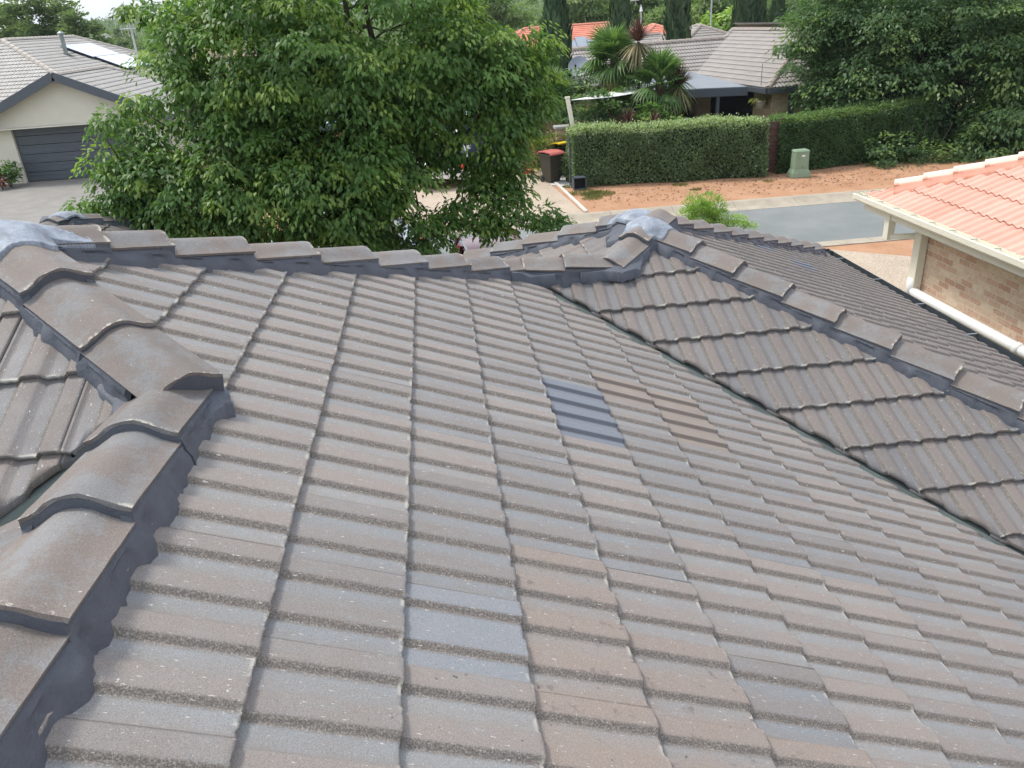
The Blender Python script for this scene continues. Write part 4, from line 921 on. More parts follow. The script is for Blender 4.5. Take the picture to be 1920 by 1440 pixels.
for k, (px, py, y, r0, via) in enumerate([(640, -60, 13.8, .12, (655, 150)), (520, 30, 13.2, .09, (560, 180)), (800, 40, 13.0, .11, (760, 210)), (690, -40, 13.4, .09, (700, 140)), (400, 120, 13, .07, (500, 230)), (930, 120, 13.2, .07, (830, 220)),
                                    (300, 240, 12.8, .06, (450, 300)), (200, 330, 12.6, .05, (380, 340)), (880, 300, 12.8, .06, (770, 300)), (1000, 385, 12.6, .022, (900, 340)), (800, 430, 12.2, .022, (720, 380)), (480, 400, 12.3, .05, (560, 350)), (640, 420, 12.1, .05, (640, 370)), (250, 390, 12.4, .03, (380, 370))]):
    m_ = at(via[0], via[1], (y + 13.7) / 2); limb(mb, fork, m_, r0 * 1.2, r0 * .85, 10 + k, 5, .1); p2 = limb(mb, m_, at(px, py, y), r0 * .85, .02, 40 + k, 6, .12)
    rs_ = np.random.RandomState(k)
    for t in (2, 3, 4, 5):
        q = np.array(p2[t]); limb(mb, q, q + rs_.randn(3) * .45 + np.array([0, 0, .25]), .022, .006, 90 + k * 7 + t, 4, .2)
mb.build('trunk', M_BARK, bt, smooth=True)

# ---- broad dark tree on the right
rt = empty('shade_tree', (18.4, 27.6, GZ), 'broad dark green shade tree standing over the right hand hedge behind the road', 'tree')
rb_ = [B(1700, 60, 190, 29.5), B(1590, 170, 78, 28.3, 1.1), B(1640, 110, 120, 29), B(1540, 60, 60, 29, 1.3, .7), B(1660, 200, 85, 28, 1.2), B(1790, 170, 110, 28.5), B(1870, 60, 120, 28), B(1900, 160, 80, 27.5),
       B(1600, 235, 45, 27.8, 1.3, .7), B(1535, 190, 34, 28.2, 1.2, .7), B(1520, 115, 34, 28.6, 1.3, .6), B(1830, 250, 60, 27.5), B(1720, 240, 50, 28, 1.4, .6), B(1590, 30, 90, 29.5), B(1820, -40, 160, 30)]
crown('crown', rb_, ML_DARK, rt, dens=4.2, per=44, r=.5, L=.155, W=.08, droop=.5, seed=31, inner=.2, young=.12, hollow=1.0)
mb = MB(); b0 = np.array([18.2, 27.6, GZ - .1]); f1 = np.array(at(1775, 215, 28)); limb(mb, b0, f1, .42, .3, 2, 5, .05)
for k, (px, py, y) in enumerate([(1700, 60, 29), (1600, 150, 28.4), (1850, 60, 28), (1780, 0, 29), (1660, 120, 28.5), (1880, 180, 27.6), (1540, 180, 28.2), (1640, 30, 29.3)]): limb(mb, f1, at(px, py, y), .18, .04, 60 + k, 6, .12)
mb.build('trunk', M_BARK, rt, smooth=True)
fr_ = empty('side_tree', (21, 25.5, GZ), 'brighter leafy small tree at the right edge above the salmon roof', 'tree')
crown('crown', [B(1880, 240, 60, 25.5), B(1905, 190, 45, 25.5), B(1850, 280, 45, 25.2), B(1910, 120, 50, 25.8), B(1925, 290, 60, 25), B(1790, 295, 32, 25.3), B(1870, 305, 32, 25)], ML_DARK, fr_, dens=3.5, per=40, r=.42, L=.17, W=.09, droop=.7, seed=33, young=.3)
mb = MB(); limb(mb, at(1890, 330, 25.5) * [1, 1, 0] + [0, 0, GZ], at(1890, 220, 25.5), .1, .04, 3); limb(mb, at(1890, 280, 25.5), at(1850, 250, 25.3), .05, .02, 4); mb.build('trunk', M_BARK, fr_, smooth=True)
sh = empty('understorey_shrub', (16.5, 25.9, GZ), 'loose shrub with pale new leaves growing under the shade tree, left of the salmon roof', 'shrub')
crown('foliage', [B(1690, 280, 34, 25.6), B(1660, 310, 30, 25.2), B(1730, 290, 36, 25.4), B(1770, 310, 30, 25.2), B(1710, 325, 34, 25), B(1650, 275, 20, 25.4, 1, 1.3)], ML_DARK, sh, dens=5, per=30, r=.3, L=.12, W=.07, droop=.3, seed=35, young=.2)
mb = MB()
for k in range(6): limb(mb, (16 + k * .35, 25.9, GZ), (15.8 + k * .45, 25.7, GZ + 1.2), .03, .01, k, 4)
mb.build('stem', M_BARK, sh)

# ---- clipped hedges
def hedge(name, label, x0, x1, ya, yb, dep, h, seed, mat, n=26000, hv=None):
    rs = np.random.RandomState(seed); e = empty(name, ((x0 + x1) / 2, (ya + yb) / 2 + dep / 2, GZ), label, 'hedge')
    nf = int(n * .55); nt_ = int(n * .3); ns = n - nf - nt_
    lump_ = lambda x, z: .10 * np.sin(x * 2.3 + seed) * np.sin(z * 2.9 + seed) + .045 * np.sin(x * 6.1) * np.cos(z * 5.3)
    X = np.concatenate([rs.uniform(x0, x1, nf + nt_), np.where(rs.rand(ns) < .5, x0 + rs.rand(ns) * .12, x1 - rs.rand(ns) * .12)])
    T = (X - x0) / (x1 - x0); HH = h * (1 + .02 * np.sin(X * 1.7 + seed)) if hv is None else np.interp(T, hv[0], hv[1])
    Z = np.concatenate([rs.rand(nf) ** .9 * HH[:nf], HH[nf:nf + nt_] - rs.rand(nt_) ** 2 * .16 + .035 * np.sin(X[nf:nf + nt_] * 5.3) * np.sin(X[nf:nf + nt_] * 2.1) + (rs.rand(nt_) < .05) * rs.rand(nt_) * .15, rs.rand(ns) * HH[nf + nt_:]])
    Yf = np.concatenate([rs.rand(nf) ** 2 * .22, rs.uniform(0, dep, nt_), rs.uniform(0, dep, ns)])
    rnd_ = np.clip((Z - (HH - .25)) / .25, 0, 1) ** 2 * .16; Yf = np.maximum(Yf, rnd_ * (Yf < .3))
    Y = ya + (yb - ya) * T + Yf - lump_(X, Z) * (Yf < .3)
    P = np.column_stack([X, Y, GZ + Z]); O = np.zeros((n, 3)); O[:nf, 1] = -1; O[:nf, 2] = .35; O[nf:nf + nt_, 2] = 1; O[nf + nt_:, 0] = np.sign(X[nf + nt_:] - (x0 + x1) / 2)
    Dr = unit(O * .7 + rs.randn(n, 3) * .6 + [0, 0, .25]); Nm = unit(O + rs.randn(n, 3) * .5 + [0, 0, .5])
    patch = .5 + .5 * np.sin(X * 1.9 + 1) * np.sin(Z * 2.2 + X); top = (Z > HH - .14) & (rs.rand(n) < .6)  # top leaves made paler: the light on the hedge top put into colour
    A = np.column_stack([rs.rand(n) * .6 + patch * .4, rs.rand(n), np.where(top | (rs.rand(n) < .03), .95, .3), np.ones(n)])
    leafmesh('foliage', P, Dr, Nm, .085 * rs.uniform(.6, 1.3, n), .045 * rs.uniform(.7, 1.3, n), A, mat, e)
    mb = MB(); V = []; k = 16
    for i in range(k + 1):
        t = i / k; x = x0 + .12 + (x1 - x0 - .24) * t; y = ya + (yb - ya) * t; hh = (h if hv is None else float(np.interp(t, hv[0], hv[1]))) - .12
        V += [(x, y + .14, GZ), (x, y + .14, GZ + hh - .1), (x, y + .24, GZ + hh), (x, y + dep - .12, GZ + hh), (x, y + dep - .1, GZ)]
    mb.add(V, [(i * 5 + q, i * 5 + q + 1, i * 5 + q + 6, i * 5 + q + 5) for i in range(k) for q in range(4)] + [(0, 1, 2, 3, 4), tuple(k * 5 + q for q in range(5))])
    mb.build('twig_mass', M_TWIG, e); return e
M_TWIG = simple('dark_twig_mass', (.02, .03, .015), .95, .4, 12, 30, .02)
hedge('clipped_hedge', 'tall clipped grey green hedge with painted-in lit top between the bin and the brown gate', 5.08, 11.36, 25.75, 24.95, 1.3, 1.78, 4, ML_HEDGE, 34000)
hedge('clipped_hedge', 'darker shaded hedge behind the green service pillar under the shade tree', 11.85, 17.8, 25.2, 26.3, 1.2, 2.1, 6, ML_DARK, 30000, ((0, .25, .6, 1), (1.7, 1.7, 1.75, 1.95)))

# ---- columnar cypresses behind the roofs
def cypress(x, y, r, top, label, seed, group='cypresses behind the roofs'):
    e = empty('cypress_tree', (x, y, GZ), label, 'cypress', group); rs = np.random.RandomState(seed); H = top - GZ; n = int(5200 * r * H / 6)
    t = rs.rand(n) ** .8; a = rs.rand(n) * 2 * math.pi; rad = r * np.clip(np.minimum(t * 6 + .5, (1.02 - t) * 3.2), 0, 1) ** .6 * (1 + .14 * np.sin(a * 3 + t * 9) + .08 * np.sin(a * 7 + t * 23)) * rs.uniform(.72, 1.03, n)
    P = np.column_stack([x + np.cos(a) * rad, y + np.sin(a) * rad, GZ + .3 + t * H]); O = np.column_stack([np.cos(a), np.sin(a), np.zeros(n)])
    Dr = unit(O * .35 + [0, 0, 1] + rs.randn(n, 3) * .16); Nm = unit(O + rs.randn(n, 3) * .3)
    cl = .5 + .5 * np.sin(a * 5 + t * 14); A = np.column_stack([rs.rand(n) * .5 + cl * .5, cl * .6 + rs.rand(n) * .4, np.full(n, .3), np.ones(n)])
    leafmesh('foliage', P, Dr, Nm, .5 * rs.uniform(.6, 1.3, n), .13 * rs.uniform(.7, 1.3, n), A, ML_CYP, e)
    mb = MB(); mb.tube([(x, y, GZ), (x, y, GZ + H * .5), (x, y, top - .5)], [.16, .5 * r, .1], 10); mb.build('trunk', M_TWIG, e)
def topz(px, py, y): return float(at(px, py, y)[2])
def cyp(px, y, rpx, toppy, label, seed):
    p = at(px, 60, y); sc = float((p - CAM) @ CF) / FPX; cypress(p[0], y, rpx * sc, topz(px, toppy, y), label, seed)
cyp(1042, 35.8, 25, 5, 'dark cypress beside the big tree, left of the satellite dish', 1)
cyp(1163, 47, 16, -40, 'cypress rising behind the tallest fan palm', 2)
cyp(1271, 48, 19, -60, 'slender cypress behind the ridge between the salmon roof and the pyramid roof', 3)
cyp(1394, 50, 17, -50, 'left one of the two touching cypresses beside the pyramid roof', 4)
cyp(1416, 50.5, 14, -55, 'right one of the two touching cypresses beside the pyramid roof', 5)
cyp(1455, 52, 15, 14, 'short pointed cypress over the ridge left of the shade tree', 6)

# ---- trees in the distance
def fartree(name, label, px, py, rpx, y, mat, seed, n=4, L=.55, ez_=.9, group=None, cat='tree', dens=.55, spread=.55, tr=.2):
    p = at(px, py, y); e = empty(name, (p[0], y, GZ), label, cat, group); rs = np.random.RandomState(seed); sc = float((p - CAM) @ CF) / FPX; R = rpx * sc
    bl = [(p[0], y, p[2], R * .75, R * .75, R * ez_ * .8)]
    for k in range(n): a = rs.rand() * 6.28; bl.append((p[0] + math.cos(a) * R * spread, y + math.sin(a) * R * .4, p[2] + rs.uniform(-.5, .5) * R * ez_, R * .45, R * .45, R * .42 * ez_))
    crown('crown', bl, mat, e, dens=dens * min(4, (.42 / L) ** 1.3), per=26, r=L * 1.7, L=L, W=L * .6, droop=.4, seed=seed, inner=.2, young=.12)
    mb = MB(); limb(mb, (p[0], y, GZ), (p[0], y, p[2]), tr, tr * .4, seed, 5, .05)
    for k in range(3): limb(mb, (p[0], y, p[2] - R * .5), (p[0] + rs.randn() * R * .4, y, p[2] + R * .3), tr * .5, tr * .15, seed + k, 4, .1)
    mb.build('trunk', M_BARK, e)
gp = 'trees far behind the houses'
for k, (px, py, r, y, mt, nm, lab) in enumerate([
    (935, 20, 80, 88, ML_BG, 'leafy_tree', 'soft green distant tree right behind the edge of the big street tree'),
    (1100, 15, 70, 92, ML_BG, 'leafy_tree', 'mid green distant tree behind the first red tiled roof'),
    (1215, 5, 62, 90, ML_BG, 'leafy_tree', 'mid green distant tree behind the white mast'),
    (1240, 40, 34, 82, ML_BG, 'bushy_tree', 'low pale bushy tree just left of the slender cypress'),
    (1310, 22, 48, 84, ML_BG, 'bushy_tree', 'pale rounded tree behind the pyramid roof'),
    (1345, -10, 60, 78, ML_BG, 'leafy_tree', 'tall distant tree above the pyramid roof'),
    (1362, 45, 42, 62, ML_LIME, 'bushy_tree', 'bright yellow green tree left of the two touching cypresses'),
    (1440, 20, 46, 75, ML_BG, 'leafy_tree', 'hazy distant tree right of the two touching cypresses'),
    (1500, 20, 50, 60, ML_LIGHT, 'leafy_tree', 'loose pale tree at the left edge of the shade tree'),
    (1500, 60, 34, 46, ML_DARK, 'leafy_tree', 'small dark tree poking over the ridge left of the shade tree'),
    (1640, 20, 110, 62, ML_FAR, 'leafy_tree', 'wide distant tree mostly behind the shade tree'),
    (1850, 20, 120, 60, ML_FAR, 'leafy_tree', 'wide distant tree behind the right end of the shade tree')]):
    fartree(nm, lab, px, py, r, y, mt, 100 + k, L=.36, group=gp, dens=1.0)
# conifer-like poplars behind the garage house
gq = 'trees behind the garage house'
for k, (px, top, w_, y, lab) in enumerate([(18, 28, 34, 80, 'low blue green tree at the far left edge behind the garage house'), (44, 4, 20, 78, 'slim upright tree second from the left edge behind the garage house'), (74, -6, 22, 76, 'tallest upright tree behind the garage house ridge'),
        (98, 22, 16, 77, 'upright tree right beside the tallest one behind the garage house'), (122, 4, 20, 76, 'upright tree above the middle of the garage house ridge'), (148, 30, 20, 74, 'rounded tree behind the end of the garage house ridge'), (172, 48, 18, 74, 'lowest rounded tree right of the garage house ridge end')]):
    p = at(px, 60, y); sc = float((p - CAM) @ CF) / FPX; e = empty('upright_tree', (p[0], y, GZ), lab, 'tree', gq); tz = topz(px, top, y); zz = GZ + 1.5; R = w_ * sc; bl = []
    rs_ = np.random.RandomState(k)
    m_ = 7
    for q in range(m_): t = q / (m_ - 1); bl.append((p[0] + rs_.randn() * R * .25, y + rs_.randn() * R * .3, zz + (tz - zz) * t, R * (1.05 - .62 * t ** 1.5), R, (tz - zz) / m_ * .85))
    crown('crown', bl, ML_FAR, e, dens=2.6, per=22, r=.6, L=.36, W=.2, droop=.1, seed=70 + k, inner=.1, updir=.5, young=.15)
    mb = MB(); mb.tube([(p[0], y, GZ), (p[0], y, zz + 4)], [.2, .1], 7); mb.build('trunk', M_BARK, e)
# shrubby valley between the garage house and the big tree
gr = 'trees in the valley on the left'
for k, (px, py, r, y, mt, lab) in enumerate([
    (205, 95, 22, 95, ML_FAR, 'olive tree just right of the garage house ridge end'), (235, 80, 20, 130, ML_FAR, 'small olive tree far off beneath the hill line'), (262, 96, 22, 100, ML_LIGHT, 'pale green tree behind the television aerial'),
    (290, 98, 22, 90, ML_FAR, 'green tree right of the television aerial'), (222, 118, 12, 85, ML_YEL, 'yellowish shrub above the aerial foot'), (275, 112, 18, 84, ML_DARK, 'dark green bush above the brown roof'),
    (312, 84, 26, 110, ML_FAR, 'olive tree at the edge of the big street tree'), (250, 62, 16, 190, ML_FAR, 'hazy tree on the slope below the hill'), (215, 62, 16, 170, ML_FAR, 'hazy rounded tree on the left slope below the hill'),
    (285, 60, 17, 180, ML_FAR, 'hazy tree on the slope at the foot of the blue hill'), (188, 78, 16, 120, ML_FAR, 'olive tree touching the trees behind the garage house'), (330, 62, 18, 200, ML_FAR, 'hazy tree beneath the blue hill')]):
    fartree('leafy_tree', lab, px, py, r, y, mt, 200 + k, L=.12 + y * .0014, group=gr, n=3, dens=.9 if y < 120 else .4, tr=.12)
# far wood: the tree cover of the valley and slopes reads as one mass
rs = np.random.RandomState(5); n = 16000
xx = rs.uniform(-420, 260, n); yy = rs.uniform(150, 690, n); zz = GZ + .5 + (yy / 700) ** 2 * 15 + rs.rand(n) * 3.2 * (.6 + .4 * np.sin(xx * .05 + yy * .03))
bl = np.column_stack([xx, yy, zz])
m_ = 14; P = np.repeat(bl, m_, 0) + rs.randn(n * m_, 3) * [2.2, 2.2, 1.3]; Dr = unit(rs.randn(n * m_, 3)); Nm = unit(rs.randn(n * m_, 3) + [0, -.3, 1])
gg = np.repeat(rs.rand(n), m_); A = np.column_stack([gg * .7 + rs.rand(n * m_) * .3, gg, np.full(n * m_, .3), np.ones(n * m_)])
ow = leafmesh('far_wood', P, Dr, Nm, np.repeat(.45 + yy * .0022, m_), np.repeat(.35 + yy * .0016, m_), A, ML_FAR, None); tag(ow, 'olive green wooded valley stretching to the hills at the upper left', 'wood', kind='stuff')

# ---- pale barked gum tree
gt = empty('gum_tree', tuple(at(1505, 20, 64)[:2]) + (GZ,), 'pale barked gum tree showing at the top edge left of the shade tree', 'tree')
mb = MB(); q0 = at(1500, 90, 64); q0[2] = GZ; limb(mb, q0, at(1506, -60, 64), .35, .18, 5, 6, .04); limb(mb, at(1500, 30, 64), at(1480, -40, 64), .16, .06, 6, 5, .05); mb.build('trunk', M_BARK_P, gt)
crown('crown', [B(1490, -60, 30, 64), B(1520, -40, 26, 64), B(1470, -25, 16, 64)], ML_FAR, gt, dens=.7, per=24, r=.8, L=.4, W=.14, droop=.8, seed=9)

# ---- palms, cordylines and other garden plants behind the hedge
def frond_mesh(seed, blades=26, R=.62, droop=.35, stalk=.55):
    rs = np.random.RandomState(seed); V = []; F = []; A = []
    def quad(a, b, c, d, r_):
        n_ = len(V); V.extend([a, b, c, d]); F.append((n_, n_ + 1, n_ + 2, n_ + 3)); A.extend([(r_, r_, .3, 1)] * 4)
    z = lambda s: -droop * .35 * s * s
    pts = [np.array((s, 0, z(s) + .0)) for s in np.linspace(0, stalk, 5)]
    for a, b in zip(pts, pts[1:]): quad(a + [0, -.012, 0], a + [0, .012, 0], b + [0, .012, 0], b + [0, -.012, 0], .3); quad(a + [0, 0, -.01], a + [0, 0, .014], b + [0, 0, .014], b + [0, 0, -.01], .3)
    o = pts[-1]
    for k in range(blades):
        th = math.radians(-150 + 300 * k / (blades - 1)) + rs.randn() * .02; r_ = R * (1 - .18 * abs(k / (blades - 1) - .5) * 2) * rs.uniform(.9, 1.05); d = np.array((math.cos(th), math.sin(th), 0)); sd_ = np.array((-d[1], d[0], 0))
        c = rs.rand(); prev = o; pw = .006
        for q in (1, 2, 3):
            s = q / 3; p = o + d * r_ * s + np.array((0, 0, -droop * .9 * r_ * s ** 2.6 - .3 * (1 - math.cos(th)) * .1 * s)); wd = (.030, .026, .003)[q - 1]
            quad(prev - sd_ * pw + [0, 0, .008 * (k % 2)], prev + sd_ * pw, p + sd_ * wd, p - sd_ * wd + [0, 0, .012 * (k % 2)], c); prev = p; pw = wd
    me = bpy.data.meshes.new('frond'); me.from_pydata([tuple(v) for v in V], [], F); ca = me.color_attributes.new('lf', 'FLOAT_COLOR', 'POINT'); ca.data.foreach_set('color', np.array(A, np.float32).ravel()); return me
FR = [frond_mesh(s, 28, .66, .22) for s in (1, 2)]; FRo = frond_mesh(3, 26, .66, .8); FRd = frond_mesh(4, 22, .6, 1.3)
for me_ in FR + [FRo]: me_.materials.append(ML_PALM)
FRd.materials.append(ML_PALMD)
def palm(px, py, y, label, seed, sc=1.0, n=34):
    rs = np.random.RandomState(seed); c = at(px, py, y); e = empty('fan_palm', (c[0], y, GZ), label, 'palm', 'fan palms behind the tall hedge')
    mb = MB(); H = c[2] - GZ; pts = [(c[0] + .04 * math.sin(k), y, GZ + H * k / 8) for k in range(9)]; mb.tube(pts, [.14 + .03 * (k % 2) for k in range(9)], 9); mb.build('trunk', M_FIBRE, e)
    for k in range(n):
        a = k * 2.399 + rs.randn() * .15; t = k / (n - 1); el = math.radians(82 - 125 * t + rs.randn() * 6); me = FR[k % 2] if t < .55 else (FRo if t < .85 else FRd); s = sc * rs.uniform(.88, 1.1) * (1.0 if t < .85 else .9)
        o = bpy.data.objects.new('frond', me); COL.objects.link(o); o.parent = e
        o.matrix_local = Matrix.Translation((0, 0, H - .02 - .28 * t)) @ Matrix.Rotation(a, 4, 'Z') @ Matrix.Rotation(-el, 4, 'Y') @ Matrix.Rotation(rs.randn() * .25, 4, 'X') @ Matrix.Scale(s, 4)
M_FIBRE = simple('fibrous_palm_trunk', (.10, .075, .05), .95, .4, 14, 60, .02)
palm(1150, 105, 31, 'tallest fan palm with yellowing lower fronds beside the satellite dish', 1, 1.15, 40)
palm(1236, 150, 29.6, 'fan palm with drooping fronds over the hedge beside the verandah', 2, 1.08, 34)
palm(1030, 178, 30.5, 'lower bright fan palm next to the blue roof, left of the leaning post', 3, 1.05, 32)
def strap_head(x, y, z, n, L, W, mat, parent, lo, hi, seed, droop=.5, name='leaf_head'):
    rs = np.random.RandomState(seed); V = []; F = []; A = []
    for k in range(n):
        a = rs.rand() * 6.283; el = math.radians(rs.uniform(lo, hi)); l = L * rs.uniform(.75, 1.1); d = np.array((math.cos(a) * math.cos(el), math.sin(a) * math.cos(el), math.sin(el))); s_v = np.array((-math.sin(a), math.cos(a), 0)); p0 = np.array((x, y, z)) + d * .04; c = rs.rand()
        pr = p0; pw = W * .5
        for q in (1, 2, 3, 4):
            t = q / 4; p = p0 + d * l * t + np.array((0, 0, -droop * l * t * t * math.cos(el))); wd = W * (.5, .5, .38, .04)[q - 1]
            n_ = len(V); V += [pr - s_v * pw, pr + s_v * pw, p + s_v * wd, p - s_v * wd]; F.append((n_, n_ + 1, n_ + 2, n_ + 3)); A += [(c, c, .3, 1)] * 4; pr = p; pw = wd
    return npmesh(name, np.array(V), np.array(F), mat, parent, {'lf': np.array(A)})
def cordyline(px, py, y, label, seed, sc=1.0):
    c = at(px, py, y); e = empty('cordyline', (c[0], y, GZ), label, 'cordyline', 'burgundy cordylines behind the hedge'); MB().tube([(c[0], y, GZ), (c[0] + .03, y, (GZ + c[2]) / 2), (c[0], y, c[2])], [.06, .05, .05], 7).build('trunk', M_BARK, e)
    strap_head(c[0], y, c[2], 150, .8 * sc, .042, ML_RED, e, 20, 88, seed, .15); strap_head(c[0], y, c[2] - .05, 150, .9 * sc, .042, ML_STRAW, e, -80, 5, seed + 1, .45, 'dry_skirt')
cordyline(1197, 78, 30.0, 'burgundy cordyline with a straw coloured skirt beside the tallest palm', 11)
cordyline(1273, 160, 29.4, 'burgundy cordyline with a straw coloured skirt in front of the verandah', 13, .95)
c = at(1188, 222, 27.6); e = empty('red_flax', (c[0], c[1], GZ), 'low red strap leaved flax peeping over the hedge top', 'flax')
strap_head(c[0] - .2, c[1], c[2] - .25, 60, .8, .04, ML_RED, e, 15, 85, 21, .5); strap_head(c[0] + .7, c[1], c[2] - .35, 50, .8, .04, ML_RED, e, 10, 80, 22, .6)
MB().tube([(c[0], c[1], GZ), (c[0], c[1], c[2] - .25)], .05, 6).build('stem', M_BARK, e)
MB().tube([(c[0] + .7, c[1], GZ), (c[0] + .7, c[1], c[2] - .35)], .05, 6).build('stem', M_BARK, e)

def shrub(name, label, blobs, mat, seed, L=.06, W=.035, dens=22, r=.12, per=22, cat='shrub', updir=.2, young=.15, droop=.2):
    xs = [b[0] for b in blobs]; ys = [b[1] for b in blobs]; e = empty(name, (sum(xs) / len(xs), sum(ys) / len(ys), GZ), label, cat)
    crown('foliage', blobs, mat, e, dens=dens, per=per, r=r, L=L, W=W, droop=droop, seed=seed, inner=.3, young=young, updir=updir)
    mb = MB()
    for k, b in enumerate(blobs): limb(mb, (e.location.x, e.location.y, GZ), b[:3], .025, .008, seed + k, 4, .1)
    mb.build('stem', M_BARK, e); return e
shrub('green_shrub', 'dense dark garden shrub behind the leaning post and hedge', [B(1110, 190, 34, 29), B(1090, 215, 26, 28.6), B(1140, 205, 30, 28.8), B(1060, 165, 26, 31), B(1085, 155, 28, 31.5)], ML_DARK, 301, .14, .08, 7, .25)
shrub('green_shrub', 'shrub with pale leaves behind the middle of the tall hedge', [B(1180, 180, 30, 30), B(1215, 215, 28, 28.6), B(1255, 215, 24, 28.5)], ML_MAPLE, 302, .14, .08, 6, .25)
shrub('citrus_bush', 'yellow green bush beside the brick pillar behind the bins', [B(1020, 275, 24, 28.3), B(1045, 268, 20, 28.4), B(1010, 300, 20, 28), B(1030, 305, 18, 28.1)], ML_YEL, 303, .1, .06, 11, .2, young=.3)
shrub('lime_bush', 'bright lime green feathery bush at the road edge behind our wing roof', [B(1300, 392, 20, 17, .8, 1.4), B(1335, 394, 24, 17, .9, 1.3), B(1318, 402, 24, 17), B(1290, 410, 18, 17.1), B(1350, 412, 20, 16.9), B(1378, 418, 17, 16.9, 1.5, .7), B(1400, 424, 9, 16.8, 1.5, .7)], ML_LIME, 304, .06, .018, 60, .13, 26, updir=.9)
shrub('verge_bush', 'small light green bush beneath the big street tree above our roof line', [B(718, 472, 24, 13.9), B(740, 480, 20, 13.9), B(700, 486, 20, 13.8)], ML_LIGHT, 305, .05, .03, 40, .1)
shrub('low_bush', 'low leafy bush beside the corner of our porch gutter', [B(372, 438, 14, 14.2), B(386, 446, 12, 14.2)], ML_MAPLE, 306, .07, .04, 30, .1)
shrub('entry_shrub', 'small green shrub beside the garage wall at the left edge', [B(14, 318, 18, 35), B(4, 330, 14, 34.8), B(22, 330, 10, 34.8)], ML_MAPLE, 307, .12, .07, 12, .2)
shrub('entry_shrub', 'small reddish shrub under the green one at the left edge', [B(5, 340, 9, 34.4), B(-6, 336, 9, 34.4)], ML_PINK, 308, .1, .06, 14, .15)
shrub('green_shrub', 'shrub growing at the foot of the bins beside the white pebbles', [B(1062, 300, 12, 26.9), B(1060, 320, 10, 26.8)], ML_HEDGE, 309, .07, .04, 24, .12)
# grass tufts on the verge
def tufts(spots, seed=1):
    rs = np.random.RandomState(seed); P = []
    for (px, py, rp, k) in spots:
        d = CF + CR * (px - 960) / FPX - CU * (py - 720) / FPX; c = CAM + d * ((GZ - CAM[2]) / d[2]); a = rs.rand(k) * 6.28; q = np.sqrt(rs.rand(k)) * rp; P.append(np.column_stack([c[0] + np.cos(a) * q, c[1] + np.sin(a) * q * .8, np.full(k, GZ - .01)]))
    P = np.concatenate(P); n = len(P); Dr = unit(rs.randn(n, 3) * .5 + [0, 0, 1]); Nm = unit(rs.randn(n, 3)); A = np.column_stack([rs.rand(n), rs.rand(n), np.full(n, .3), np.ones(n)])
    tag(leafmesh('grass', P, Dr, Nm, .10 * rs.uniform(.5, 1.2, n), np.full(n, .012), A, ML_YEL, None), 'thin grass tufts on the orange dirt verge in front of the tall hedge', 'grass', kind='stuff')
tufts([(1095, 362, .55, 700), (1122, 364, .55, 900), (1110, 372, .35, 300), (1275, 347, .25, 200), (1305, 356, .2, 150), (1072, 350, .3, 300), (1440, 340, .2, 100)])
# leaf litter on the dirt
rs = np.random.RandomState(3); n = 900; P = np.column_stack([rs.uniform(5, 17, n), rs.uniform(22.3, 25, n) + rs.rand(n) * .9, np.full(n, GZ + .012)]); Dr = unit(np.column_stack([rs.randn(n), rs.randn(n), rs.rand(n) * .2]))
tag(leafmesh('leaf_litter', P, Dr, unit(rs.randn(n, 3) * .2 + [0, 0, 1]), .07 * rs.uniform(.5, 1.6, n), .035 * rs.uniform(.5, 1.5, n), np.column_stack([rs.rand(n), rs.rand(n), np.full(n, .3), np.ones(n)]), simple('brown_dead_leaf', (.13, .075, .045), .9, .3), None), 'scattered dead leaves and bark on the orange dirt verge', 'leaf litter', kind='stuff')

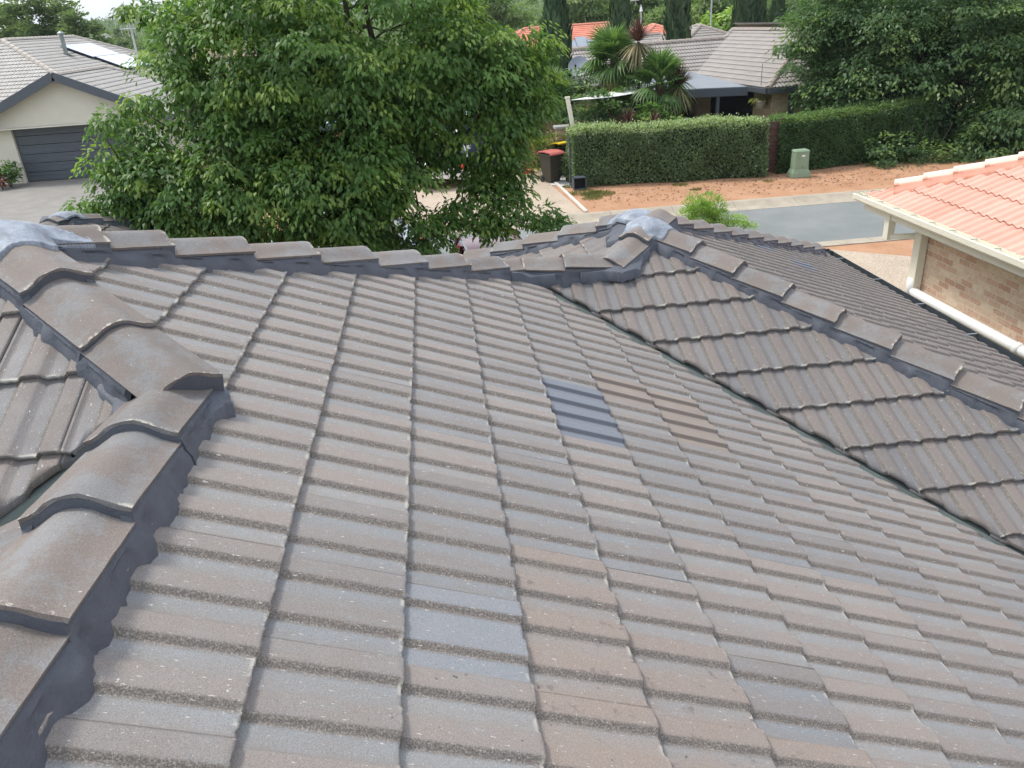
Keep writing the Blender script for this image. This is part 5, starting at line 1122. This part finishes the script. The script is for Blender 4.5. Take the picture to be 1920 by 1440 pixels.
# ================================================================== SMALL THINGS ACROSS THE ROAD
def ground_at(px, py):
    d = CF + CR * (px - 960) / FPX - CU * (py - 720) / FPX; return CAM + d * ((GZ - CAM[2]) / d[2])
M_BIN = simple('dark_olive_bin_plastic', (.045, .042, .03), .5, .1, 5, 60, 0, .4); M_RLID = simple('faded_red_lid', (.45, .12, .10), .45, .1, 5, 60, 0, .4); M_YLID = simple('yellow_lid', (.75, .55, .02), .45, .05, 5, 60, 0, .4)
def wheelie(x, y, rz, lid, label, open_=0.0):
    e = empty('wheelie_bin', (x, y, GZ), label, 'bin', 'wheelie bins by the driveway', 0); mb = MB()
    R = Matrix.Rotation(rz, 3, 'Z')
    def T(p): q = R @ Vector(p); return (q.x + x, q.y + y, q.z + GZ)
    V = []
    for z, hx, hy in ((.04, .20, .22), (.30, .225, .25), (.80, .265, .31), (.93, .275, .33), (.935, .30, .355), (.97, .30, .355)):
        V += [T((-hx, -hy, z)), T((hx, -hy, z)), T((hx, hy, z)), T((-hx, hy, z))]
    mb.add(V, [(3, 2, 1, 0), (20, 21, 22, 23)] + [(k * 4 + i, k * 4 + (i + 1) % 4, k * 4 + 4 + (i + 1) % 4, k * 4 + 4 + i) for k in range(5) for i in range(4)]); mb.build('body', M_BIN, e, bevel=.006)
    ml = MB(); c_, s_n = math.cos(open_), math.sin(open_)
    def Lp(yv, zv): dy = -(yv - .36); return (.36 - dy * c_ + zv * s_n * 0, .985 + dy * s_n + zv)
    V = []
    for yv, zv, hx in ((-.40, .0, .31), (-.34, .05, .29), (0, .075, .29), (.34, .05, .29), (.38, .0, .30)):
        yy_, z2 = Lp(yv, zv); V += [T((-hx, yy_, z2)), T((hx, yy_, z2))]
    n = len(V); V += [tuple(np.array(v) - [0, 0, .035]) for v in V]
    F = [(2 * k, 2 * k + 1, 2 * k + 3, 2 * k + 2) for k in range(4)] + [(n + 2 * k + 2, n + 2 * k + 3, n + 2 * k + 1, n + 2 * k) for k in range(4)] + [(2 * k, 2 * k + 2, n + 2 * k + 2, n + 2 * k) for k in range(4)] + [(2 * k + 3, 2 * k + 1, n + 2 * k + 1, n + 2 * k + 3) for k in range(4)] + [(1, 0, n, n + 1), (8, 9, n + 9, n + 8)]
    ml.add(V, F).build('lid', lid, e)
    MB().tube([T((-.24, .40, .98)), T((.24, .40, .98))], .018, 8).build('handle', M_BIN, e)
    for s in (-1, 1): MB().tube([T((s * .25, .24, .1)), T((s * .20, .24, .1))], .1, 14).build('wheel', M_BLACKP, e)
g = ground_at(1037, 344); wheelie(g[0], g[1] + .3, math.radians(28), M_RLID, 'dark wheelie bin with a faded red lid at the end of the driveway')
g = ground_at(1040, 332); wheelie(g[0] + .22, g[1] + .35, math.radians(30), M_YLID, 'wheelie bin with a raised yellow lid just behind the red lidded one', .22)
# red milk crate
g = ground_at(992, 324); e = empty('milk_crate', (g[0], g[1], GZ), 'small red plastic crate beside the driveway left of the bins', 'crate'); M_CR = simple('red_crate_plastic', (.62, .06, .03), .45, .08, 5, 60, 0, .4); mb = MB()
for z in (.02, .12, .22, .32):
    for sx in (-1, 1): mb.box((g[0] + sx * .17, g[1], GZ + z), (.02, .36, .035)); mb.box((g[0], g[1] + sx * .17, GZ + z), (.32, .02, .035))
for sx in (-1, 1):
    for sy in (-1, 1): mb.box((g[0] + sx * .17, g[1] + sy * .17, GZ + .17), (.035, .035, .34))
    for k in (-1, 1): mb.box((g[0] + k * .06, g[1] + sx * .172, GZ + .17), (.02, .014, .3)); mb.box((g[0] + sx * .172, g[1] + k * .06, GZ + .17), (.014, .02, .3))
mb.build('frame', M_CR, e); MB().box((g[0], g[1], GZ + .02), (.3, .3, .02)).build('base', M_CR, e)
# green service pillar
M_SP = simple('service_pillar_green', (.22, .30, .20), .6, .06, 4, 60, .001, .3); g = ground_at(1497, 331)
e = empty('service_pillar', (g[0], g[1], GZ), 'pale green metal service pillar on the dirt in front of the dark hedge', 'utility box')
def taper(mb_, c_, z0, z1, a0, b0, a1, b1):
    V = [(c_[0] + sx * (a0 if k == 0 else a1), c_[1] + sy * (b0 if k == 0 else b1), z0 if k == 0 else z1) for k in (0, 1) for sx, sy in ((-1, -1), (1, -1), (1, 1), (-1, 1))]
    return mb_.add(V, [(3, 2, 1, 0), (4, 5, 6, 7), (0, 1, 5, 4), (1, 2, 6, 5), (2, 3, 7, 6), (3, 0, 4, 7)])
taper(MB(), g, GZ, GZ + .15, .31, .22, .30, .21).build('plinth', M_SP, e, bevel=.008)
taper(MB(), g, GZ + .152, GZ + .27, .29, .20, .235, .165).build('skirt', M_SP, e)
taper(MB(), g, GZ + .272, GZ + .80, .235, .165, .225, .155).build('cabinet', M_SP, e, bevel=.006)
taper(MB(), g, GZ + .802, GZ + .86, .245, .175, .21, .14).build('lid', M_SP, e, bevel=.01)
MB().box((g[0] + .03, g[1] - .163, GZ + .53), (.30, .008, .44)).build('door', M_SP, e)
MB().box((g[0] + .03, g[1] - .170, GZ + .68), (.10, .006, .05)).build('notice_plate', simple('white_plate', (.8, .8, .78), .5, .02), e); MB().tube([(g[0] + .04, g[1] - .167, GZ + .33), (g[0] + .04, g[1] - .19, GZ + .33)], .022, 10).build('lock', M_SP, e)
# black ducting box at the hedge foot
g = ground_at(1088, 356); e = empty('drain_box', (g[0], g[1], GZ), 'small open black box at the foot of the tall hedge near the bins', 'box'); mb = MB()
for dx_, dz_, wx_, wz_ in ((-.2, .2, .03, .4), (.2, .2, .03, .4), (0, .385, .43, .03), (0, .015, .43, .03)): mb.box((g[0] + dx_, g[1] + .15, GZ + dz_), (wx_, .3, wz_))
mb.build('frame', M_STEELG, e); MB().box((g[0], g[1] + .2, GZ + .2), (.37, .1, .35)).build('dark_inside', M_DARK, e)  # solid near-black block paints the shade inside the open box
# brown slat gate between the hedges
g0 = (11.36, 25.35); g1 = (11.95, 25.4); e = empty('slat_gate', (11.65, 25.4, GZ), 'narrow reddish brown slatted panel between the two hedges', 'gate'); mb = MB(); M_BR = simple('red_brown_metal', (.075, .035, .03), .6, .1, 4, 60, 0, .3)
for k in range(13): mb.box((11.65, 25.38, GZ + .12 + k * .125), (.62, .03, .105))
mb.build('slat_panel', M_BR, e)
for x_ in (11.36, 11.95): MB().box((x_, 25.4, GZ + .88), (.06, .06, 1.76)).build('post', M_BR, e)
# brick pillars with caps and a dark fence panel
M_PCAP = simple('grey_pillar_cap', (.33, .32, .31), .8, .08, 4, 60, 0)
for px, y, lab in ((1053, 28.9, 'tan brick pillar with a grey cap beside the leaning post'), (1034, 30.3, 'tan brick pillar farther back next to the blue roofed house')):
    p = at(px, 236, y) if y < 30 else at(px, 224, y); e = empty('brick_pillar', (p[0], y, GZ), lab, 'pillar', 'brick pillars by the bins'); zt = float(p[2]); MB().box((p[0], y, (GZ + zt) / 2 - .04), (.42, .42, zt - GZ - .08)).build('shaft', M_BRICK_T, e); MB().box((p[0], y, zt - .035), (.56, .56, .09)).build('cap', M_PCAP, e, bevel=.01)
pf = at(1053, 236, 28.9); e = empty('dark_fence', (5.2, 27.4, GZ), 'dark grey fence panel running back from the hedge to the brick pillar', 'fence')
MB().beam((pf[0] + .25, 28.7, (GZ - 2.7) / 2), (5.05, 26.1, (GZ - 2.7) / 2), .05, 1.45).build('panel', M_STEELG, e)
for q in ((pf[0] + .25, 28.7), (5.05, 26.1)): MB().box((q[0], q[1], GZ + .78), (.08, .08, 1.56)).build('post', M_STEELG, e)
# leaning post and shade sail
p0 = ground_at(1095, 305); t0 = at(1064, 184, 27.6); b0 = at(1073, 232, 27.6); bb_ = t0 + (b0 - t0) * 2.9; bb_[2] = max(bb_[2], GZ)
e = empty('sail_post', tuple(bb_), 'leaning cream square post holding one corner of the white shade sail', 'post'); MB().beam(tuple(t0), tuple(bb_), .13, .13).build('shaft', M_CREAMP, e); MB().box((t0[0], t0[1], t0[2] + .02), (.16, .16, .05)).build('cap', M_CREAMP, e)
c1 = at(1070, 188, 27.6); c2 = at(1215, 158, 31.2); c3 = at(1300, 165, 30.4); c2 = at(1205, 150, 32.0)
V = []; nn = 14
for i in range(nn + 1):
    s = i / nn; L_ = c1 + (c2 - c1) * s; R_ = c1 + (np.array(at(1240, 163, 30.0)) - c1) * s
    for j in range(7):
        t = j / 6; p = L_ + (R_ - L_) * t; p = p + np.array([0, 0, -.10 * math.sin(math.pi * s) + .12 * math.sin(math.pi * t) * s * 0]); V.append(tuple(p))
mb = MB().add(V, [(i * 7 + j, i * 7 + j + 1, i * 7 + j + 8, i * 7 + j + 7) for i in range(nn) for j in range(6)])
o = mb.build('shade_sail', simple('white_sail_cloth', (.72, .71, .68), .8, .04, 3, 200, .001), None, smooth=True); tag(o, 'white triangular shade sail stretched from the leaning post behind the palms', 'shade sail')
sm_ = o.modifiers.new('thick', 'SOLIDIFY'); sm_.thickness = .012
# satellite dish on the back house roof
dc = at(1084, 124, 33.5); e = empty('satellite_dish', (dc[0], dc[1], dc[2] - .9), 'round grey satellite dish on the roof left of the tallest palm', 'satellite dish'); M_DISH = simple('grey_dish', (.22, .25, .29), .45, .05, 3, 60, 0, .5)
nrm_ = Vector((-.35, -.8, .45)).normalized(); l_ = nrm_.cross(Vector((0, 0, 1))).normalized(); u_ = l_.cross(nrm_); V = [tuple(Vector(dc) - nrm_ * .1)]; F = []
for r in range(1, 5):
    for k in range(20): a = 2 * math.pi * k / 20; rr = .42 * r / 4; V.append(tuple(Vector(dc) + l_ * rr * math.cos(a) + u_ * rr * math.sin(a) + nrm_ * (-.1 + .1 * (r / 4) ** 2)))
for k in range(20):
    k2 = (k + 1) % 20; F.append((0, 1 + k, 1 + k2))
    for r in range(3): F.append((1 + r * 20 + k, 1 + (r + 1) * 20 + k, 1 + (r + 1) * 20 + k2, 1 + r * 20 + k2))
MB().add(V, F).build('reflector', M_DISH, e, smooth=True); mb = MB(); mb.tube([tuple(Vector(dc) - u_ * .45), tuple(Vector(dc) + nrm_ * .45 - u_ * .15)], .015, 6); mb.tube([tuple(Vector(dc) + nrm_ * .38 - u_ * .17), tuple(Vector(dc) + nrm_ * .5 - u_ * .13)], .04, 8); mb.build('feed_arm', M_BLACKP, e)
MB().tube([tuple(Vector(dc) - nrm_ * .1), tuple(Vector(dc) - nrm_ * .2 + Vector((0, 0, -.9)))], .03, 7).build('mast', M_GALV, e)

# ================================================================== OTHER HOUSES
def hip_house(name, label, cx, cy, hw, hl, ang, pz, tm, cm, wm, nco=18, seed=1, group=None):
    """pz = ridge height; hw half width across the ridge, hl half length along it"""
    ax = np.array([math.cos(ang), math.sin(ang)]); ay = np.array([-ax[1], ax[0]]); C0 = np.array([cx, cy]); e = empty(name, (cx, cy, GZ), label, 'house', group); ez_ = pz - hw * TP
    ra_ = C0 - ay * (hl - hw); rb2 = C0 + ay * (hl - hw)
    for s, d in ((1, ax), (-1, -ax)):
        P_ = C0 + d * hw; h1 = (ay + d); h2 = (-ay + d)
        far_face(e, (P_[0], P_[1], ez_), d, [reg((C0, -d), (rb2, np.array([-h1[1], h1[0]]) * (1 if np.dot([-h1[1], h1[0]], ay) > 0 else -1)), (ra_, np.array([-h2[1], h2[0]]) * (1 if np.dot([-h2[1], h2[0]], -ay) > 0 else -1)))], tm, hl + 12, nco, seed + s)
    for q, d in ((rb2, ay), (ra_, -ay)):
        P_ = q + d * hw; h1 = d + ax; h2 = d - ax
        n1 = np.array([-h1[1], h1[0]]); n1 = n1 * (1 if n1 @ ax > 0 else -1); n2 = np.array([-h2[1], h2[0]]); n2 = n2 * (1 if n2 @ (-ax) > 0 else -1)
        far_face(e, (P_[0], P_[1], ez_), d, [reg((q, n1), (q, n2))], tm, hw + 12, nco, seed + 5)
        for s in (-1, 1): c_ = q + d * hw + ax * hw * s; ridge_line(e, (q[0], q[1], pz), (c_[0], c_[1], ez_), cm)
    if hl > hw + .1: ridge_line(e, (ra_[0], ra_[1], pz), (rb2[0], rb2[1], pz), cm)
    MB().box((cx, cy, (GZ + ez_) / 2 - .05), (2 * hw - .9, 2 * hl - .9, ez_ - GZ - .1), ang).build('wall', wm, e)
    MB().box((cx, cy, ez_ - .07), (2 * hw + .1, 2 * hl + .1, .12), ang).build('eaves', M_CREAMP, e); return e, ez_
pk = at(1312, 47, 54); hip_house('pyramid_roof_house', 'distant house with brown grey pyramid roof between two cypresses', pk[0], 54 + .2, 4.6, 4.9, .13, float(pk[2]), M_FT2, M_FC2, M_BRICK_T, 18, 71)
pr = at(1050, 50, 72); rh, rez = hip_house('red_roof_house', 'distant house with orange red tiled roof and solar panels behind the first cypress', pr[0] + 1, 73, 5.5, 9.5, math.pi / 2 + .13, float(pr[2]) + .05, M_FT3, M_FC3, M_BRICK_O, 20, 73)
for k in range(5):
    p = at(1060 + k * 21, 62 + (k % 2) * 9, 69.5); q = np.array([pr[0] + 1, 73]); dz_ = rez
    xx_ = p[0]; ya, yb = 68.6 + (k % 2) * .5, 70.2 + (k % 2) * .5; zf = lambda y: rez + .14 + (y - 67.6) * TP
    f_ = MB().prism([(xx_, ya, zf(ya) + .02), (xx_ + 1.1, ya + .14, zf(ya) + .02), (xx_ + 1.1, yb + .14, zf(yb) + .02), (xx_, yb, zf(yb) + .02)], (0, 0, 0), (0, 0, -.05)).build('solar_panel', M_PANELF, rh)
    MB().add([(xx_ + .03, ya + .03, zf(ya) + .04), (xx_ + 1.07, ya + .16, zf(ya) + .04), (xx_ + 1.07, yb + .1, zf(yb) + .03), (xx_ + .03, yb - .03, zf(yb) + .03)], [(0, 1, 2, 3)]).build('glass', simple('dull_panel_glass', (.22, .25, .28), .2, .05, 3, 20, 0, .6), f_)
pr2 = at(1232, 46, 66); hip_house('red_roof_house', 'distant orange red tiled roof just right of the burgundy cordyline', pr2[0], 67, 3.6, 3.9, .13, float(pr2[2]), M_FT3, M_FC3, M_BRICK_O, 16, 77)
pr3 = at(1215, 66, 58); hip_house('grey_roof_house', 'low grey tiled roof in front of the red ones beside the cordyline', pr3[0], 59, 3.0, 4.2, math.pi / 2 + .13, float(pr3[2]), M_FT2, M_FC2, M_BRICK_T, 14, 79)
pb = at(300, 92, 78); hip_house('brown_roof_house', 'distant house with dull brown roof between the aerial and the big tree', pb[0] + 3, 79, 4.5, 7, math.pi / 2 - .1, float(pb[2]), M_FT4, M_FC4, M_BRICK_T, 16, 81)
for k, (px, py, y, lab) in enumerate([(205, 68, 240, 'tiny white walled house far across the valley')]):
    p = at(px, py, y); hip_house('far_house', lab, p[0], y, 4, 6, .4, float(p[2]) + 1, M_FT1, M_FC1, M_CREAM, 14, 90)
# blue roofed house behind the big tree
e = empty('blue_roof_house', (1.0, 34, GZ), 'orange brick house with pale blue metal roof mostly hidden behind the big street tree', 'house'); M_BLUE = simple('pale_blue_metal_roof', (.33, .42, .52), .35, .05, 2, 40, 0, .5, .2); M_NAVY = simple('navy_painted_trim', (.04, .06, .10), .45, .05, 3, 40, 0, .5)
MB().prism([(-6.5, 30.6, -2.22), (4.75, 30.6, -2.22), (4.75, 36.5, -1.3), (-6.5, 36.5, -1.3)], (0, 0, 0), (0, 0, .05)).build('roof', M_BLUE, e)
mb = MB()
for k in range(20): x_ = -6.4 + k * .585; mb.beam((x_, 30.6, -2.145), (x_, 36.5, -1.225), .04, .03)
mb.build('roof_rib', M_BLUE, e) if False else None
MB().box((-.87, 30.56, -2.3), (11.3, .06, .2)).build('fascia', M_NAVY, e)
MB().box((-3.9, 33.5, (GZ - 2.4) / 2), (4.6, 5.2, 1.8)).build('wall', M_BRICK_O, e); MB().box((4.05, 33.2, (GZ - 2.4) / 2), (.95, 5.0, 1.8)).build('wall', M_BRICK_O, e)
MB().box((1.0, 31.3, (GZ - 2.4) / 2), (5.2, .06, 1.8)).build('garage_door', M_NAVY, e)
MB().box((4.12, 30.66, (GZ - 2.3) / 2), (.12, .12, 1.9)).build('post', M_NAVY, e); MB().box((4.55, 30.9, (GZ - 2.4) / 2), (.5, .05, 1.8)).build('door', M_NAVY, e)
# hanging basket and chair on the verandah of the hedge house
hb = at(1425, 188, 30.2); e = empty('hanging_basket', tuple(hb), 'pale hanging basket of ferny green leaves on the tan brick wall', 'planter'); MB().tube([(hb[0], hb[1], hb[2] - .28), (hb[0], hb[1], hb[2] - .02)], [.12, .24], 12).build('basket', simple('pale_basket', (.4, .33, .27), .9, .1), e)
crown('fern', [(hb[0], hb[1], hb[2] + .06, .3, .3, .14)], ML_YEL, e, dens=30, per=20, r=.12, L=.12, W=.03, droop=.6, seed=4); MB().tube([(hb[0], hb[1], hb[2]), (hb[0], hb[1], hb[2] + 1.3)], .01, 5).build('chain', M_BLACKP, e)
# masts
p = at(1333, 35, 60); antenna(p[0], 60, float(p[2]) - 3, 5.1, None, 'tv_antenna', 1.8, arms=((.8, 1.3, 2),)); tag(bpy.data.objects['tv_antenna.001'], 'television mast with a long crossbar above the pyramid roof', 'antenna')
p = at(1180, 26, 58); antenna(p[0], 58, float(p[2]) - 3, 4.2, None, 'tv_antenna', 1.8, arms=((.4, 1.0, 3),)); tag(bpy.data.objects['tv_antenna.002'], 'television aerial left of the white mast above the palms', 'antenna')
p = at(1202, 20, 62); e = empty('white_mast', (p[0], 62, GZ), 'thin white mast with a small dish head above the palms', 'mast'); MB().tube([(p[0], 62, GZ), (p[0], 62, p[2] + .4)], .03, 6).build('pole', M_WHITE, e); MB().tube([(p[0], 62, p[2] - .05), (p[0], 62, p[2] + .3)], [.13, .04], 10).build('head', M_WHITE, e)

# ================================================================== CARS
def car(name, label, x, y, rz, L, Wd, H, paint, suv=False, glassm=None):
    e = empty(name, (x, y, GZ), label, 'car', None); R = Matrix.Rotation(rz, 3, 'Z')
    def T(p): q = R @ Vector(p); return (q.x + x, q.y + y, q.z + GZ)
    hw = Wd / 2; b = .22; st = [(-.5, .50, .55, .80), (-.485, .30, .78, .88), (-.40, b, .86, .97), (-.2, b, .90, 1.0), (.1, b, .92, 1.0), (.27, b, .90, .98), (.42, b, .76, .92), (.485, .28, .64, .84), (.5, .42, .56, .76)]
    V = []; n = 10
    for s, zb, zt, wk in st:
        w_ = hw * wk; zt *= (1.12 if suv else 1); zb_ = zb
        V += [T(q) for q in ((-w_ * .9, s * L, zb_), (-w_, s * L, zb_ + .1), (-w_ * 1.0, s * L, (zb_ + zt) / 2 + .05), (-w_ * .96, s * L, zt - .06), (-w_ * .86, s * L, zt), (w_ * .86, s * L, zt), (w_ * .96, s * L, zt - .06), (w_, s * L, (zb_ + zt) / 2 + .05), (w_, s * L, zb_ + .1), (w_ * .9, s * L, zb_))]
    F = [(k * n + i, k * n + (i + 1) % n, (k + 1) * n + (i + 1) % n, (k + 1) * n + i) for k in range(len(st) - 1) for i in range(n)] + [tuple(range(n)), tuple(range((len(st) - 1) * n, len(st) * n))]
    MB().add(V, F).build('body', paint, e, smooth=True)
    zr = H; zg = .88 * (1.12 if suv else 1); gs_ = [(-.43 if suv else -.40, zg, .84), (-.36 if suv else -.24, zr - .07, .72), (-.16, zr, .70), (.02, zr, .70), (.12, zr - .06, .72), (.27, zg, .86)]
    V = []
    for s, z, wk in gs_: V += [T((-hw * wk, s * L, z)), T((hw * wk, s * L, z)), T((-hw * .9, s * L, zg - .03)), T((hw * .9, s * L, zg - .03))]
    F = [(k * 4, k * 4 + 1, k * 4 + 5, k * 4 + 4) for k in range(5)] + [(k * 4, k * 4 + 4, k * 4 + 6, k * 4 + 2) for k in range(5)] + [(k * 4 + 1, k * 4 + 3, k * 4 + 7, k * 4 + 5) for k in range(5)]
    MB().add(V, F).build('dark_glass_pane', M_GLASS, e)
    V = []
    for s, z, wk in gs_[1:5]: V += [T((-hw * (wk + .02), s * L, z - .03)), T((-hw * (wk - .08), s * L, z + .015)), T((hw * (wk - .08), s * L, z + .015)), T((hw * (wk + .02), s * L, z - .03))]
    MB().add(V, [(k * 4 + i, k * 4 + i + 1, k * 4 + 5 + i, k * 4 + 4 + i) for k in range(3) for i in range(3)]).build('roof', paint, e, smooth=True)
    for s in (-.43, .27): pass
    for s1, z1, s2, z2 in ((-.40, zg, -.25, zr - .06), (.26, zg, .11, zr - .06), (-.06, zg, -.07, zr)):
        for sx in (-1, 1): MB().beam(T((sx * hw * .87, s1 * L, z1)), T((sx * hw * .73, s2 * L, z2)), .06, .06).build('roof_pillar', paint, e)
    for sy in (-.31, .31):
        for sx in (-1, 1):
            w1 = MB().tube([T((sx * (hw - .2), sy * L, .33)), T((sx * (hw - .01), sy * L, .33))], .33, 20).build('wheel', M_BLACKP, e); MB().tube([T((sx * (hw - .03), sy * L, .33)), T((sx * (hw + .003), sy * L, .33))], .2, 14).build('rim', M_GALV, w1)
    for sx in (-1, 1):
        MB().box(T((sx * hw * .62, .492 * L, .66)), (.3, .1, .13), rz).build('headlight', M_WHITE, e); MB().box(T((sx * hw * .68, -.492 * L, .75)), (.24, .08, .16), rz).build('tail_light', M_CR, e)
        MB().box(T((sx * (hw + .08), .16 * L, .95)), (.16, .1, .12), rz).build('mirror', paint, e)
    MB().box(T((0, -.497 * L, .62)), (.38, .04, .12), rz).build('number_plate', M_WHITE, e); return e
def paint(name, c, r=.25, metal=.5): m = N(name); m.b.inputs['Coat Weight'].default_value = .25; m.b.inputs['Coat Roughness'].default_value = .05; return m.done(c, r, .5, metal)
car('silver_car', 'silver grey car parked on the road behind our ridge, mostly hidden by the big tree', -2.1, 18.1, math.radians(90), 4.5, 1.78, 1.46, paint('silver_paint', (.38, .42, .46)))
car('red_car', 'dark red car whose roof just shows over our ridge left of the apex caps', 1.55, 14.6, math.radians(4), 4.2, 1.7, 1.42, paint('dark_red_paint', (.16, .02, .025), .25, .3))
car('white_suv', 'white car parked in the driveway behind the big street tree', .85, 29.2, math.radians(0), 4.6, 1.86, 1.7, paint('white_paint', (.75, .75, .75), .3, .0), True)

# ================================================================== AIR
hz = MB().box((0, 0, 70), (14400, 14400, 152)).build('haze', None); hm = bpy.data.materials.new('pale_haze'); hm.use_nodes = True; ht = hm.node_tree; ht.nodes.clear()
ho = ht.nodes.new('ShaderNodeOutputMaterial'); hv = ht.nodes.new('ShaderNodeVolumePrincipled'); hv.inputs['Color'].default_value = (.86, .92, 1, 1); hv.inputs['Density'].default_value = .00022; hv.inputs['Anisotropy'].default_value = .2
ht.links.new(hv.outputs[0], ho.inputs['Volume']); hz.data.materials.append(hm); hz['kind'] = 'stuff'; hz['label'] = 'thin pale haze lying over the valley and hills'; hz['category'] = 'haze'
